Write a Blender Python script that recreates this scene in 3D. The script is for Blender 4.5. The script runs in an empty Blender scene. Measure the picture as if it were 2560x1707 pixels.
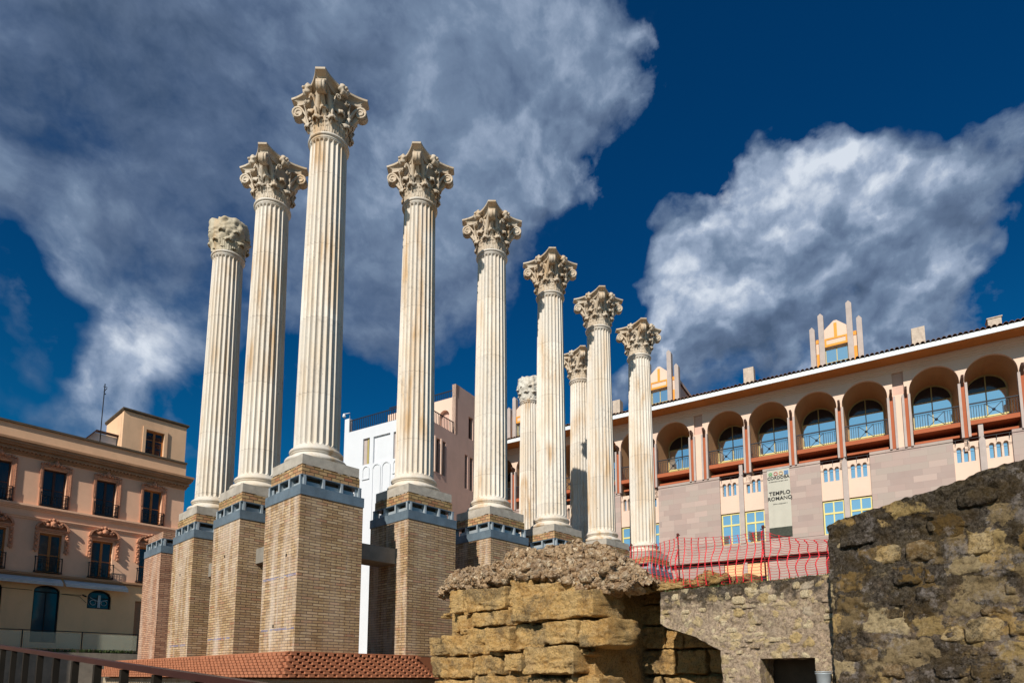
import bpy, math, random
from math import sin, cos, pi, radians, sqrt, atan2, hypot, floor
from mathutils import Vector, Matrix, noise
random.seed(7)
C = bpy.context.scene.collection
SC = bpy.context.scene

# ------------------------------------------------------------------ objects
def link(name, data, parent=None, loc=(0, 0, 0), rz=0.0):
    o = bpy.data.objects.new(name, data); C.objects.link(o)
    o.location = loc; o.rotation_euler = (0, 0, rz)
    if parent: o.parent = parent
    return o
def tag(o, label=None, cat=None, group=None, kind=None):
    if label: o['label'] = label
    if cat: o['category'] = cat
    if group: o['group'] = group
    if kind: o['kind'] = kind
    elif cat: o['kind'] = 'thing'
    return o
def thing(name, label, cat, loc=(0, 0, 0), rz=0.0, group=None):
    return tag(link(name, None, None, loc, rz), label, cat, group)
def copy_tree(o, parent=None):
    c = o.copy(); C.objects.link(c)
    if parent: c.parent = parent
    for ch in list(o.children): copy_tree(ch, c)
    return c

class MB:
    """collects faces and builds ONE mesh object"""
    def __init__(s): s.v = []; s.f = []; s.sm = []
    def add(s, vs, fs, smooth=False):
        n = len(s.v); s.v += [tuple(p) for p in vs]
        s.f += [tuple(i + n for i in f) for f in fs]; s.sm += [smooth] * len(fs)
        return s
    def box(s, x0, x1, y0, y1, z0, z1):
        vs = [(x0,y0,z0),(x1,y0,z0),(x1,y1,z0),(x0,y1,z0),(x0,y0,z1),(x1,y0,z1),(x1,y1,z1),(x0,y1,z1)]
        return s.add(vs, [(0,3,2,1),(4,5,6,7),(0,1,5,4),(1,2,6,5),(2,3,7,6),(3,0,4,7)])
    def hexa(s, p):     # 8 points, bottom 4 ccw then top 4
        return s.add(p, [(0,3,2,1),(4,5,6,7),(0,1,5,4),(1,2,6,5),(2,3,7,6),(3,0,4,7)])
    def bar(s, a, b, w, h=None, up=(0, 0, 1)):   # rectangular bar from a to b
        a = Vector(a); b = Vector(b); h = h or w; d = (b - a).normalized(); u = Vector(up)
        if abs(d.dot(u)) > .98: u = Vector((0, 1, 0))
        r = d.cross(u).normalized() * w / 2; u = r.cross(d).normalized() * h / 2
        ps = [a-r-u, a+r-u, b+r-u, b-r-u, a-r+u, a+r+u, b+r+u, b-r+u]
        return s.hexa(ps)
    def tube(s, pts, rad, n=6, smooth=True, closed=True):
        pts = [Vector(p) for p in pts]; vs = []; m = len(pts)
        for i, p in enumerate(pts):
            d = (pts[min(i+1, m-1)] - pts[max(i-1, 0)]).normalized()
            u = Vector((0,0,1)) if abs(d.z) < .95 else Vector((0,1,0))
            a = d.cross(u).normalized(); b = d.cross(a)
            r = rad[i] if isinstance(rad, (list, tuple)) else rad
            vs += [p + a*r*cos(2*pi*k/n) + b*r*sin(2*pi*k/n) for k in range(n)]
        fs = [(i*n+k, i*n+(k+1)%n, (i+1)*n+(k+1)%n, (i+1)*n+k) for i in range(m-1) for k in range(n)]
        if closed: fs += [tuple(range(n))[::-1], tuple(range((m-1)*n, m*n))]
        return s.add(vs, fs, smooth)
    def lathe(s, prof, n=32, cx=0, cy=0, smooth=True, caps=True):
        vs = [(cx+r*cos(2*pi*k/n), cy+r*sin(2*pi*k/n), z) for r, z in prof for k in range(n)]
        m = len(prof)
        fs = [(i*n+k, i*n+(k+1)%n, (i+1)*n+(k+1)%n, (i+1)*n+k) for i in range(m-1) for k in range(n)]
        s.add(vs, fs, smooth)
        if caps:
            s.add(vs[:n], [tuple(range(n))[::-1]]); s.add(vs[-n:], [tuple(range(n))])
        return s
    def prism(s, poly, y0, y1):    # poly in (x,z), extruded along y
        n = len(poly); vs = [(x, y0, z) for x, z in poly] + [(x, y1, z) for x, z in poly]
        fs = [tuple(range(n)), tuple(range(n, 2*n))[::-1]]
        fs += [(i, i+n, (i+1) % n + n, (i+1) % n) for i in range(n)]
        return s.add(vs, fs)
    def ball(s, c, r, n=8, m=6, rough=0.0, sq=(1,1,1)):
        vs = []; fs = []
        for i in range(m+1):
            for k in range(n):
                t = pi*i/m; a = 2*pi*k/n
                d = Vector((sin(t)*cos(a), sin(t)*sin(a), cos(t)))
                rr = r*(1+rough*noise.noise(d*2.3+Vector(c)*7))
                vs.append((c[0]+d.x*rr*sq[0], c[1]+d.y*rr*sq[1], c[2]+d.z*rr*sq[2]))
        for i in range(m):
            for k in range(n): fs.append((i*n+k, (i+1)*n+k, (i+1)*n+(k+1)%n, i*n+(k+1)%n))
        return s.add(vs, fs, True)
    def build(s, name, mat, parent=None, loc=(0,0,0), rz=0.0, bevel=0, angle=None):
        me = bpy.data.meshes.new(name); me.from_pydata(s.v, [], s.f)
        me.polygons.foreach_set('use_smooth', s.sm); me.materials.append(mat); me.update()
        o = link(name, me, parent, loc, rz)
        if bevel:
            b = o.modifiers.new('Bevel', 'BEVEL'); b.width = bevel; b.segments = 2; b.limit_method = 'ANGLE'
        return o

def merged(name, parts, parent):
    """one mesh from several builders, a material slot each; parts = (MB, material, turn about z)"""
    al = MB(); idx = []
    for k, (m_, mt_, a) in enumerate(parts):
        ca, sa = cos(a), sin(a); vs = [(p[0]*ca-p[1]*sa, p[0]*sa+p[1]*ca, p[2]) for p in m_.v]
        n = len(al.v); al.v += vs; al.f += [tuple(i+n for i in f) for f in m_.f]; al.sm += m_.sm; idx += [k]*len(m_.f)
    o = al.build(name, parts[0][1], parent)
    for m_, mt_, a in parts[1:]: o.data.materials.append(mt_)
    o.data.polygons.foreach_set('material_index', idx); o.data.update(); return o
def panel(mb, x0, x1, z0, z1, ops, y0, y1, back=True):
    """wall panel in the x-z plane with openings; ops = (xa, xb, zbot, ztop, arch) ; arch: None | rise of a half ellipse"""
    xs = {x0, x1}
    for xa, xb, zb, zt, ar in ops:
        xs |= {xa, xb}
        if ar:
            for i in range(1, 20): xs.add((xa+xb)/2 - (xb-xa)/2*cos(pi*i/20))
    xs = sorted(x for x in xs if x0-1e-6 <= x <= x1+1e-6)
    def top(o, x):
        xa, xb, zb, zt, ar = o
        if not ar: return zt
        t = (x-(xa+xb)/2)/((xb-xa)/2); return zt - ar + ar*sqrt(max(0, 1-t*t))
    q = lambda a, b, c, d: mb.add([a, b, c, d], [(0, 1, 2, 3)])
    for a, b in zip(xs, xs[1:]):
        if b-a < 1e-5: continue
        m = (a+b)/2; act = sorted([o for o in ops if o[0] < m < o[1]], key=lambda o: o[2])
        lo = [z0, z0]
        for o in act:
            if o[2] > lo[0]+1e-4:
                q((a,y0,lo[0]), (b,y0,lo[1]), (b,y0,o[2]), (a,y0,o[2]))
                q((a,y0,o[2]), (b,y0,o[2]), (b,y1,o[2]), (a,y1,o[2]))
            ta, tb = top(o, a), top(o, b)
            q((a,y1,ta), (b,y1,tb), (b,y0,tb), (a,y0,ta))
            lo = [ta, tb]
        q((a,y0,lo[0]), (b,y0,lo[1]), (b,y0,z1), (a,y0,z1))
    for o in ops:
        t0 = top(o, o[0]); t1 = top(o, o[1])
        q((o[0],y0,o[2]), (o[0],y1,o[2]), (o[0],y1,t0), (o[0],y0,t0))
        q((o[1],y1,o[2]), (o[1],y0,o[2]), (o[1],y0,t1), (o[1],y1,t1))
    if back:
        q((x0,y0,z0), (x0,y0,z1), (x0,y1,z1), (x0,y1,z0)); q((x1,y0,z0), (x1,y1,z0), (x1,y1,z1), (x1,y0,z1))
        q((x0,y0,z1), (x1,y0,z1), (x1,y1,z1), (x0,y1,z1)); q((x0,y0,z0), (x0,y1,z0), (x1,y1,z0), (x1,y0,z0))
    return mb

# ------------------------------------------------------------------ materials
class NT:
    def __init__(s, name, rough=.8, spec=.3, metal=0):
        s.m = bpy.data.materials.new(name); s.m.use_nodes = True; s.t = s.m.node_tree
        s.b = s.t.nodes['Principled BSDF']; s.b.inputs['Roughness'].default_value = rough
        s.b.inputs['Specular IOR Level'].default_value = spec; s.b.inputs['Metallic'].default_value = metal
        s.tc = None
    def n(s, ty, **kw):
        nd = s.t.nodes.new(ty)
        for k, v in kw.items():
            if k.startswith('i_'):
                key = k[2:]; key = int(key) if key.isdigit() else key.replace('_', ' ')
                s.set(nd.inputs[key], v)
            else: setattr(nd, k, v)
        return nd
    def set(s, inp, v):
        if isinstance(v, bpy.types.NodeSocket): s.t.links.new(v, inp)
        else: inp.default_value = v
    def co(s, which='Object', loc=False):
        if s.tc is None: s.tc = s.n('ShaderNodeTexCoord')
        o = s.tc.outputs[which]
        if loc:
            oi = s.n('ShaderNodeObjectInfo')
            ml = s.n('ShaderNodeVectorMath', operation='MULTIPLY', i_0=oi.outputs['Location'], i_1=(3.7, 5.3, 1.9))
            o = s.n('ShaderNodeVectorMath', operation='ADD', i_0=o, i_1=ml.outputs[0]).outputs[0]
        return o
    def scale(s, vec, sc):
        return s.n('ShaderNodeVectorMath', operation='MULTIPLY', i_0=vec, i_1=sc if isinstance(sc, (tuple, list)) else (sc, sc, sc)).outputs[0]
    def noise(s, vec, scale, detail=4, rough=.55, dist=0, out='Fac'):
        return s.n('ShaderNodeTexNoise', i_Vector=vec, i_Scale=scale, i_Detail=detail, i_Roughness=rough, i_Distortion=dist).outputs[out]
    def ramp(s, fac, stops, interp='LINEAR'):
        r = s.n('ShaderNodeValToRGB', i_Fac=fac); cr = r.color_ramp; cr.interpolation = interp
        while len(cr.elements) < len(stops): cr.elements.new(0.5)
        for e, (p, c) in zip(cr.elements, stops):
            e.position = p; e.color = tuple(c)+(1,) if isinstance(c, (tuple, list)) else (c, c, c, 1)
        return r.outputs['Color']
    def mix(s, fac, a, b, mode='MIX'):
        m = s.n('ShaderNodeMix', data_type='RGBA', blend_type=mode)
        for i, v in ((0, fac), (6, a), (7, b)):
            if isinstance(v, (tuple, list)) and len(v) == 3: v = tuple(v)+(1,)
            s.set(m.inputs[i], v)
        return m.outputs[2]
    def math(s, op, a, b=0.0, c=0.0):
        m = s.n('ShaderNodeMath', operation=op); s.set(m.inputs[0], a); s.set(m.inputs[1], b)
        if op in ('MULTIPLY_ADD',): s.set(m.inputs[2], c)
        return m.outputs[0]
    def bump(s, h, strength=.5, dist=.02, prev=None):
        b = s.n('ShaderNodeBump', i_Height=h, i_Strength=strength, i_Distance=dist)
        if prev is not None: s.t.links.new(prev, b.inputs['Normal'])
        return b.outputs[0]
    def out(s, col, normal=None, rough=None):
        s.set(s.b.inputs['Base Color'], tuple(col)+(1,) if isinstance(col, (tuple, list)) and len(col) == 3 else col)
        if normal is not None: s.set(s.b.inputs['Normal'], normal)
        if rough is not None: s.set(s.b.inputs['Roughness'], rough)
        return s.m
    def boxuv(s, loc=False):
        """object-space box mapping: horizontal run on x of the result, height on y"""
        p = s.n('ShaderNodeSeparateXYZ', i_0=s.co('Object', loc)); nn = s.n('ShaderNodeSeparateXYZ', i_0=s.co('Normal'))
        ax = s.math('GREATER_THAN', s.math('ABSOLUTE', nn.outputs[0]), .7)
        az = s.math('GREATER_THAN', s.math('ABSOLUTE', nn.outputs[2]), .7)
        u = s.math('ADD', s.math('MULTIPLY', p.outputs[0], s.math('SUBTRACT', 1.0, ax)), s.math('MULTIPLY', p.outputs[1], ax))
        v = s.math('ADD', s.math('MULTIPLY', p.outputs[2], s.math('SUBTRACT', 1.0, az)), s.math('MULTIPLY', p.outputs[1], az))
        return s.n('ShaderNodeCombineXYZ', i_0=u, i_1=v, i_2=s.math('MULTIPLY', ax, 3.3)).outputs[0]

def hexc(h):
    c = [int(h[i:i+2], 16)/255 for i in (0, 2, 4)]
    return tuple(x/12.92 if x <= .04045 else ((x+.055)/1.055)**2.4 for x in c)
def sc(c, k): return tuple(x*k for x in c)

def m_plain(name, col, rough=.7, var=.12, scale=3, metal=0, bump=.15, spec=.3, grime=0, gcol=(.09,.08,.07), gscale=1.2, loc=True):
    s = NT(name, rough, spec, metal); v = s.co('Object', loc)
    a = s.noise(v, scale, 6, .6); b = s.noise(v, scale*9, 3, .6)
    c = s.mix(s.ramp(a, [(.3, 0), (.7, 1)]), sc(col, 1-var), sc(col, 1+var*.6))
    c = s.mix(s.math('MULTIPLY', s.ramp(b, [(.45, 0), (.75, 1)]), var), c, sc(col, .6))
    if grime:
        g = s.noise(s.scale(v, (1, 1, .35)), gscale, 7, .68)
        c = s.mix(s.math('MULTIPLY', s.ramp(g, [(.5, 0), (.68, 1)]), grime), c, gcol)
    return s.out(c, s.bump(s.math('ADD', a, s.math('MULTIPLY', b, .5)), bump, .02) if bump else None)

def m_marble(name, tint=(.70, .645, .565), dirt=.6, orange=.75):
    s = NT(name, .62, .3); v = s.co('Object', True)
    p = s.n('ShaderNodeSeparateXYZ', i_0=s.co('Object'))
    oi = s.n('ShaderNodeObjectInfo')
    # drums: every ~1.7 m of height its own tint
    ls = s.n('ShaderNodeSeparateXYZ', i_0=oi.outputs['Location'])
    ph = s.math('MULTIPLY_ADD', ls.outputs[0], .731, s.math('MULTIPLY', ls.outputs[1], 1.37))
    dz = s.math('ADD', s.math('MULTIPLY', p.outputs[2], .52), ph)
    cell = s.math('FLOOR', dz)
    wn = s.n('ShaderNodeTexWhiteNoise', noise_dimensions='2D', i_Vector=s.n('ShaderNodeCombineXYZ', i_0=cell, i_1=ph).outputs[0])
    c = s.mix(wn.outputs['Value'], sc(tint, 1.06), sc(tint, .90))
    n1 = s.noise(s.scale(v, (1, 1, .3)), 2.2, 6, .6)
    c = s.mix(s.ramp(n1, [(.40, 0), (.65, .8)]), c, (tint[0]*.92, tint[1]*.83, tint[2]*.72))
    # rusty run-down patches, long along the height
    n2 = s.noise(s.scale(v, (3.2, 3.2, .34)), 1.0, 5, .6, .4); n3 = s.noise(v, .42, 2, .5)
    om = s.math('MULTIPLY', s.ramp(n2, [(.48, 0), (.62, 1)]), s.ramp(n3, [(.46, 0), (.58, 1)]))
    c = s.mix(s.math('MULTIPLY', om, orange), c, (.50, .30, .12))
    n4 = s.noise(v, 9, 8, .7); n5 = s.noise(v, .9, 3, .5)
    gm = s.math('MULTIPLY', s.ramp(n4, [(.5, 0), (.72, 1)]), s.ramp(n5, [(.42, 0), (.7, 1)]))
    c = s.mix(s.math('MULTIPLY', gm, dirt), c, (.17, .14, .115))
    fr = s.math('FRACT', dz); jn = s.math('LESS_THAN', s.math('MULTIPLY', fr, s.math('SUBTRACT', 1.0, fr)), .0045)
    jm = s.math('MULTIPLY', jn, s.math('MULTIPLY', s.ramp(n1, [(.35, 0.15), (.6, .7)]), 1.0))
    c = s.mix(s.math('MULTIPLY', jm, .7), c, (.22, .18, .14))
    pt = s.n('ShaderNodeTexVoronoi', i_Vector=s.co('Object', True), i_Scale=2.6); pits = s.ramp(pt.outputs['Distance'], [(.03, 1), (.05, 0)])
    c = s.mix(s.math('MULTIPLY', pits, .7), c, (.12, .09, .07))
    nb = s.noise(v, 38, 4, .7)
    h = s.math('ADD', s.math('MULTIPLY', n4, .8), s.math('MULTIPLY', nb, .25))
    return s.out(c, s.bump(s.math('SUBTRACT', h, s.math('MULTIPLY', jn, .6)), .35, .02))

def m_brick(name, cols, mortar, bw=.27, rh=.064, ms=.008, loc=True, stain=.35, white=.3, bump=.9, seed=0.0):
    s = NT(name, .9, .15); uv = s.boxuv(loc)
    if seed: uv = s.n('ShaderNodeVectorMath', operation='ADD', i_0=uv, i_1=(seed, seed*1.7, 0)).outputs[0]
    wob = s.noise(uv, 4.0, 2, .5, out='Color')
    uv = s.n('ShaderNodeVectorMath', operation='ADD', i_0=uv, i_1=s.scale(s.n('ShaderNodeVectorMath', operation='SUBTRACT', i_0=wob, i_1=(.5, .5, .5)).outputs[0], .018)).outputs[0]
    br = s.n('ShaderNodeTexBrick', i_Vector=uv, i_Scale=1.0, offset=.5, squash=1.0)
    for k, val in (('Mortar Size', ms), ('Mortar Smooth', .3), ('Bias', 0.0), ('Brick Width', bw), ('Row Height', rh)): br.inputs[k].default_value = val
    br.inputs['Color1'].default_value = (0, 0, 0, 1); br.inputs['Color2'].default_value = (1, 1, 1, 1); br.inputs['Mortar'].default_value = (.5, .5, .5, 1)
    st = [(i/(len(cols)-1), c) for i, c in enumerate(cols)]
    c = s.ramp(br.outputs['Color'], st)
    n1 = s.noise(s.co('Object', True), 1.1, 5, .6); n2 = s.noise(s.co('Object', True), 14, 5, .7)
    c = s.mix(s.math('MULTIPLY', s.ramp(n2, [(.4, 0), (.7, 1)]), .35), c, sc(cols[0], .55))
    c = s.mix(s.math('MULTIPLY', s.ramp(n1, [(.45, 0), (.7, 1)]), stain), c, sc(cols[0], .5))
    c = s.mix(br.outputs['Fac'], c, mortar)
    n3 = s.noise(s.scale(s.co('Object', True), (3, 3, .5)), .9, 6, .65)
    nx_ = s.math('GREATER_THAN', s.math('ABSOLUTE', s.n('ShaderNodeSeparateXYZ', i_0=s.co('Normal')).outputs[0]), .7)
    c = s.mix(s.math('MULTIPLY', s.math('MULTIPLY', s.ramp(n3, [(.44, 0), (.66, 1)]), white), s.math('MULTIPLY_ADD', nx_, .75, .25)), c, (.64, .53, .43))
    h = s.math('ADD', s.math('SUBTRACT', 1.0, br.outputs['Fac']), s.math('MULTIPLY', n2, .5))
    return s.out(c, s.bump(h, bump, .012))

def m_rubble(name, mortar, stones, lichen=.5, cell=4.2, aniso=(1, 1, 1.5), size=.34, metric='EUCLIDEAN', pale=0, top=None, bumpd=.05, keepk=.08, warp=.5, irr=.35):
    """mixed masonry: rounded or blocky stones sunk in mortar with black and grey lichen; top = (z, depth): crust thickens to the wall's top"""
    s = NT(name, .95, .1); v = s.co('Object')
    def cent(n_, k): return s.scale(s.n('ShaderNodeVectorMath', operation='SUBTRACT', i_0=n_, i_1=(.5,.5,.5)).outputs[0], k)
    add = lambda p, q: s.n('ShaderNodeVectorMath', operation='ADD', i_0=p, i_1=q).outputs[0]
    vv = add(add(s.scale(v, aniso), cent(s.noise(v, 1.9, 3, .6, out='Color'), warp)), cent(s.noise(v, 8, 5, .7, out='Color'), .16))
    fine = s.noise(v, 23, 8, .8); mid = s.noise(v, 5.5, 8, .72); big = s.noise(v, 1.1, 5, .62)
    def layer(cl, sz, off):
        w = add(vv, (off, off*.7, off*1.3)) if off else vv
        vc = s.n('ShaderNodeTexVoronoi', feature='F1', distance=metric, i_Vector=w, i_Scale=cl, i_Randomness=.85)
        cs = s.n('ShaderNodeSeparateColor', i_0=vc.outputs['Color'])
        e = s.math('SUBTRACT', s.math('MULTIPLY_ADD', cs.outputs[1], .22, sz), s.math('ADD', vc.outputs['Distance'], s.math('MULTIPLY', s.math('SUBTRACT', mid, .5), irr)))
        return cs, e
    cs, e = layer(cell, size, 0); cs2, e2 = layer(cell*2.3, size*.85, 5.0)
    st = s.ramp(e, [(.0, 0), (.05, 1)]); st2 = s.ramp(e2, [(.02, 0), (.08, .8)])
    def colr(c_): return s.ramp(c_.outputs[0], [(i/(len(stones)-1), k) for i, k in enumerate(stones)])
    mo = s.mix(s.ramp(fine, [(.38, 0), (.60, 1)]), sc(mortar, .50), sc(mortar, 1.35))
    mo = s.mix(s.ramp(mid, [(.40, 0), (.60, 1)]), mo, sc(mortar, .8))
    mo = s.mix(st2, mo, s.mix(.35, colr(cs2), mortar))
    c = s.mix(st, mo, colr(cs))
    c = s.mix(s.ramp(mid, [(.50, 0), (.70, .5)]), c, s.mix(.5, c, (.66, .54, .36)))
    c = s.mix(s.ramp(fine, [(.36, .85), (.52, 0)]), c, s.mix(.75, c, (.07, .045, .025)))
    # dark joint round each stone
    jn = s.math('MULTIPLY', s.ramp(e, [(.0, 0), (.03, 1)]), s.ramp(e, [(.03, 1), (.07, 0)]))
    lm = s.math('ADD', s.math('ADD', s.math('MULTIPLY', big, .42), s.math('MULTIPLY', mid, .34)), s.math('MULTIPLY', fine, .24))
    if top:
        z = s.n('ShaderNodeSeparateXYZ', i_0=v).outputs[2]
        lm = s.math('ADD', lm, s.math('MULTIPLY', s.n('ShaderNodeMapRange', i_0=z, i_1=top[0]-top[1], i_2=top[0], i_3=0.0, i_4=1.0).outputs[0], top[2]))
    thr = .60 - .13*lichen
    keep = s.math('MULTIPLY', s.math('MULTIPLY', st, s.math('GREATER_THAN', cs.outputs[2], .5)), keepk)
    l1 = s.ramp(s.math('SUBTRACT', lm, keep), [(thr, 0), (thr+.045, 1)])
    dark = s.mix(s.ramp(s.noise(v, 30, 6, .82), [(.42, 0), (.66, 1)]), (.018, .014, .010), (.19, .155, .12))
    dark = s.mix(s.ramp(s.noise(v, 3.3, 4, .6), [(.46, 0), (.6, 1)]), dark, s.mix(.5, dark, (.09, .055, .016)))
    c = s.mix(s.math('MULTIPLY', l1, .92), c, dark)
    if pale: c = s.mix(s.math('MULTIPLY', s.math('MULTIPLY', s.ramp(s.noise(v, 2.7, 8, .76), [(.54, 0), (.59, 1)]), s.ramp(fine, [(.4, .2), (.55, 1)])), pale), c, (.44, .38, .34))
    h = s.math('ADD', s.math('MULTIPLY', fine, 1.2), s.math('MULTIPLY', s.ramp(e, [(-.02, 0), (.16, 1)]), .55))
    h = s.math('ADD', h, s.math('MULTIPLY', mid, 1.3))
    return s.out(c, s.bump(h, 1.0, bumpd))

def m_glass(name, tint=(.42, .62, .78), rough=.04, inside=(.02, .03, .035), metal=.85):
    s = NT(name, rough, .6, metal); v = s.co('Object')
    n = s.noise(v, .8, 2, .5)
    return s.out(tint, s.bump(n, .35, .02))

M = {}
M['marble'] = m_marble('marble_shaft')
M['capital'] = m_marble('marble_capital', (.57, .485, .38), 1.0, .55)
M['oldcap'] = m_marble('weathered_marble', (.52, .46, .34), .8, .8)
M['whitecap'] = m_marble('pale_marble', (.62, .59, .52), .45, .1)
M['plinth'] = m_plain('plinth_stone', (.47, .42, .35), .85, .2, 5, bump=.5, grime=.45, gcol=(.16, .13, .10), gscale=2.5)
bc = [(.35,.215,.11), (.50,.33,.17), (.56,.385,.205), (.43,.26,.13), (.63,.455,.27), (.45,.22,.12)]
M['brick'] = m_brick('pier_brick', bc, (.14,.09,.06), stain=.3, white=.75, ms=.009)
M['redbrick'] = m_brick('reddish_pier_brick', [(.36,.18,.11), (.52,.29,.18), (.58,.34,.21), (.46,.23,.14)], (.14,.085,.06), stain=.3, white=.4)
M['brick2'] = m_brick('cap_brick', [(.30,.17,.07), (.50,.34,.15), (.55,.36,.18), (.40,.16,.08)], (.10,.07,.04), bw=.22, rh=.085, ms=.009, stain=.4, white=.1)
M['oldbrick'] = m_brick('podium_brick', [(.30,.22,.13), (.42,.33,.2), (.38,.27,.15)], (.42,.37,.28), stain=.4, white=.4, bw=.27, rh=.075, ms=.012)
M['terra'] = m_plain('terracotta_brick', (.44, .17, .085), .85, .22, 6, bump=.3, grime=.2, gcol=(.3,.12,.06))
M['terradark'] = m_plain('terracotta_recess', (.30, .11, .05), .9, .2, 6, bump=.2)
M['steel'] = m_plain('blue_grey_steel', (.17, .225, .27), .45, .3, 2.5, metal=.25, bump=.08, grime=.25, gcol=(.05,.06,.07))
M['steellight'] = m_plain('galvanised_steel', (.42, .47, .50), .45, .2, 2.5, metal=.25, bump=.05)
M['concrete'] = m_plain('concrete', (.24, .215, .18), .9, .2, 4, bump=.3, grime=.4)
M['chalk'] = m_plain('blue_chalk', (.16, .22, .50), .9, .4, 9, bump=0)
M['rail'] = m_plain('rust_red_rail', (.075, .027, .020), .42, .25, 3, metal=.35, bump=.05, spec=.5)
M['post'] = m_plain('dark_post', (.030, .023, .015), .55, .3, 3, metal=.3, bump=.05)
M['iron'] = m_plain('black_iron', (.018, .018, .02), .5, .2, 4, metal=.5, bump=0)
M['ironnavy'] = m_plain('navy_iron', (.012, .016, .025), .6, .2, 4, metal=0, bump=0)
M['stuccoL'] = m_plain('salmon_stucco', (.83, .50, .325), .92, .10, .5, bump=.12, grime=.14, gcol=(.34,.20,.13), gscale=.5)
M['stuccoU'] = m_plain('ochre_stucco', (.74, .47, .285), .92, .12, .6, bump=.12, grime=.2, gcol=(.32,.22,.13), gscale=.6)
M['trimL'] = m_plain('brown_trim', (.42, .23, .125), .9, .18, 1.5, bump=.2, grime=.3, gcol=(.2,.12,.07))
M['ornament'] = m_plain('terracotta_ornament', (.56, .26, .15), .85, .2, 6, bump=.3)
M['cream'] = m_plain('yellow_cream_stucco', (.86, .52, .27), .92, .08, .5, bump=.1, grime=.25, gcol=(.40,.30,.17), gscale=.6)
M['slate'] = m_plain('dark_coping', (.10, .075, .05), .9, .3, 3, bump=.3)
M['wood'] = m_plain('orange_wood', (.44, .165, .04), .5, .25, 3, bump=.1)
M['darkwood'] = m_plain('dark_wood', (.07, .03, .018), .55, .25, 3, bump=.1)
M['dkglass'] = m_glass('dark_glass', (.02, .02, .022), .06, metal=0)
M['tealglass'] = m_glass('teal_glass', (.012, .055, .075), .06, metal=.08)
M['skyglass'] = m_glass('sky_mirror_glass', (.88, .92, .88), .03, metal=.95)
M['awning'] = m_plain('white_awning', (.62, .62, .60), .7, .1, 3, bump=.1, grime=.2)
M['white'] = m_plain('white_render', (.66, .67, .69), .9, .04, .5, bump=.06, grime=.08, gcol=(.55,.54,.52))
M['pinkR'] = m_plain('pink_render', (.64, .42, .335), .92, .10, .6, bump=.08, grime=.2, gcol=(.42,.28,.22))
M['pink'] = m_plain('pale_pink_render', (.74, .54, .42), .9, .05, .5, bump=.05, grime=.12, gcol=(.5,.37,.29))
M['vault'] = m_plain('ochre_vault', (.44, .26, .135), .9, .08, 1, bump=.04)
M['granite'] = None
M['greypost'] = m_plain('grey_stone_post', (.47, .39, .35), .85, .12, 2, bump=.15, grime=.25, gcol=(.28,.24,.21))
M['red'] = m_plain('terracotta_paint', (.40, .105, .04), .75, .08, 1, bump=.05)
M['redshade'] = m_plain('red_brown_shade', (.16, .05, .025), .85, .15, 2)  # darker copy of the red: shade beneath the balcony slabs put into colour
M['orange'] = m_plain('orange_paint', (.80, .33, .05), .75, .06, 1, bump=.04)
M['fascia'] = m_plain('white_fascia', (.78, .80, .80), .7, .05, 1, bump=.04, grime=.1, gcol=(.5,.5,.5))
M['soffit'] = m_plain('orange_soffit', (.52, .19, .045), .75, .1, 1, bump=.04)
M['tile'] = m_plain('dark_roof_tile', (.16, .085, .055), .85, .35, 5, bump=.3, grime=.5, gcol=(.05,.04,.03))
M['yellow'] = m_plain('yellow_frame', (.70, .60, .22), .5, .08, 2, bump=0)
M['dullyellow'] = m_plain('olive_frame', (.42, .34, .13), .5, .1, 2, bump=0)
M['net'] = m_plain('red_netting', (.80, .035, .05), .5, .15, 6, bump=0)
M['netfine'] = M['net']
M['rodrust'] = m_plain('rusty_rod', (.11, .03, .022), .7, .3, 8, bump=.1)
M['banner'] = m_plain('banner_cloth', (.50, .47, .39), .8, .05, 1.5, bump=.1)
M['bannerdk'] = m_plain('banner_foot', (.055, .06, .045), .8, .3, 9, bump=.05)
M['ink'] = m_plain('ink', (.03, .03, .03), .7, .1, 5, bump=0)
M['green'] = m_plain('green_mark', (.12, .45, .15), .7, .1, 5, bump=0)
M['redmark'] = m_plain('red_mark', (.65, .16, .12), .7, .1, 5, bump=0)
M['yelmark'] = m_plain('ochre_mark', (.72, .45, .18), .7, .1, 5, bump=0)
M['bluemark'] = m_plain('blue_mark', (.12, .32, .65), .7, .1, 5, bump=0)
M['camwhite'] = m_plain('white_plastic', (.7, .7, .7), .4, .05, 5, bump=0)
M['ground'] = m_plain('gravel_ground', (.24, .20, .155), .95, .35, .8, bump=.5, grime=.5, gscale=.5)
M['paving'] = m_plain('paving', (.30, .28, .25), .9, .2, .8, bump=.2)
M['plaster'] = m_plain('old_plaster', (.42, .40, .38), .95, .2, .9, bump=.3, grime=.7, gcol=(.08,.08,.09), gscale=.8)
M['leafgreen'] = m_plain('weed', (.07, .10, .03), .8, .3, 6, bump=0)
M['chimney'] = m_plain('chimney_render', (.55, .45, .36), .95, .2, 4, bump=.3, grime=.6, gcol=(.25,.2,.16), gscale=4)
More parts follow.
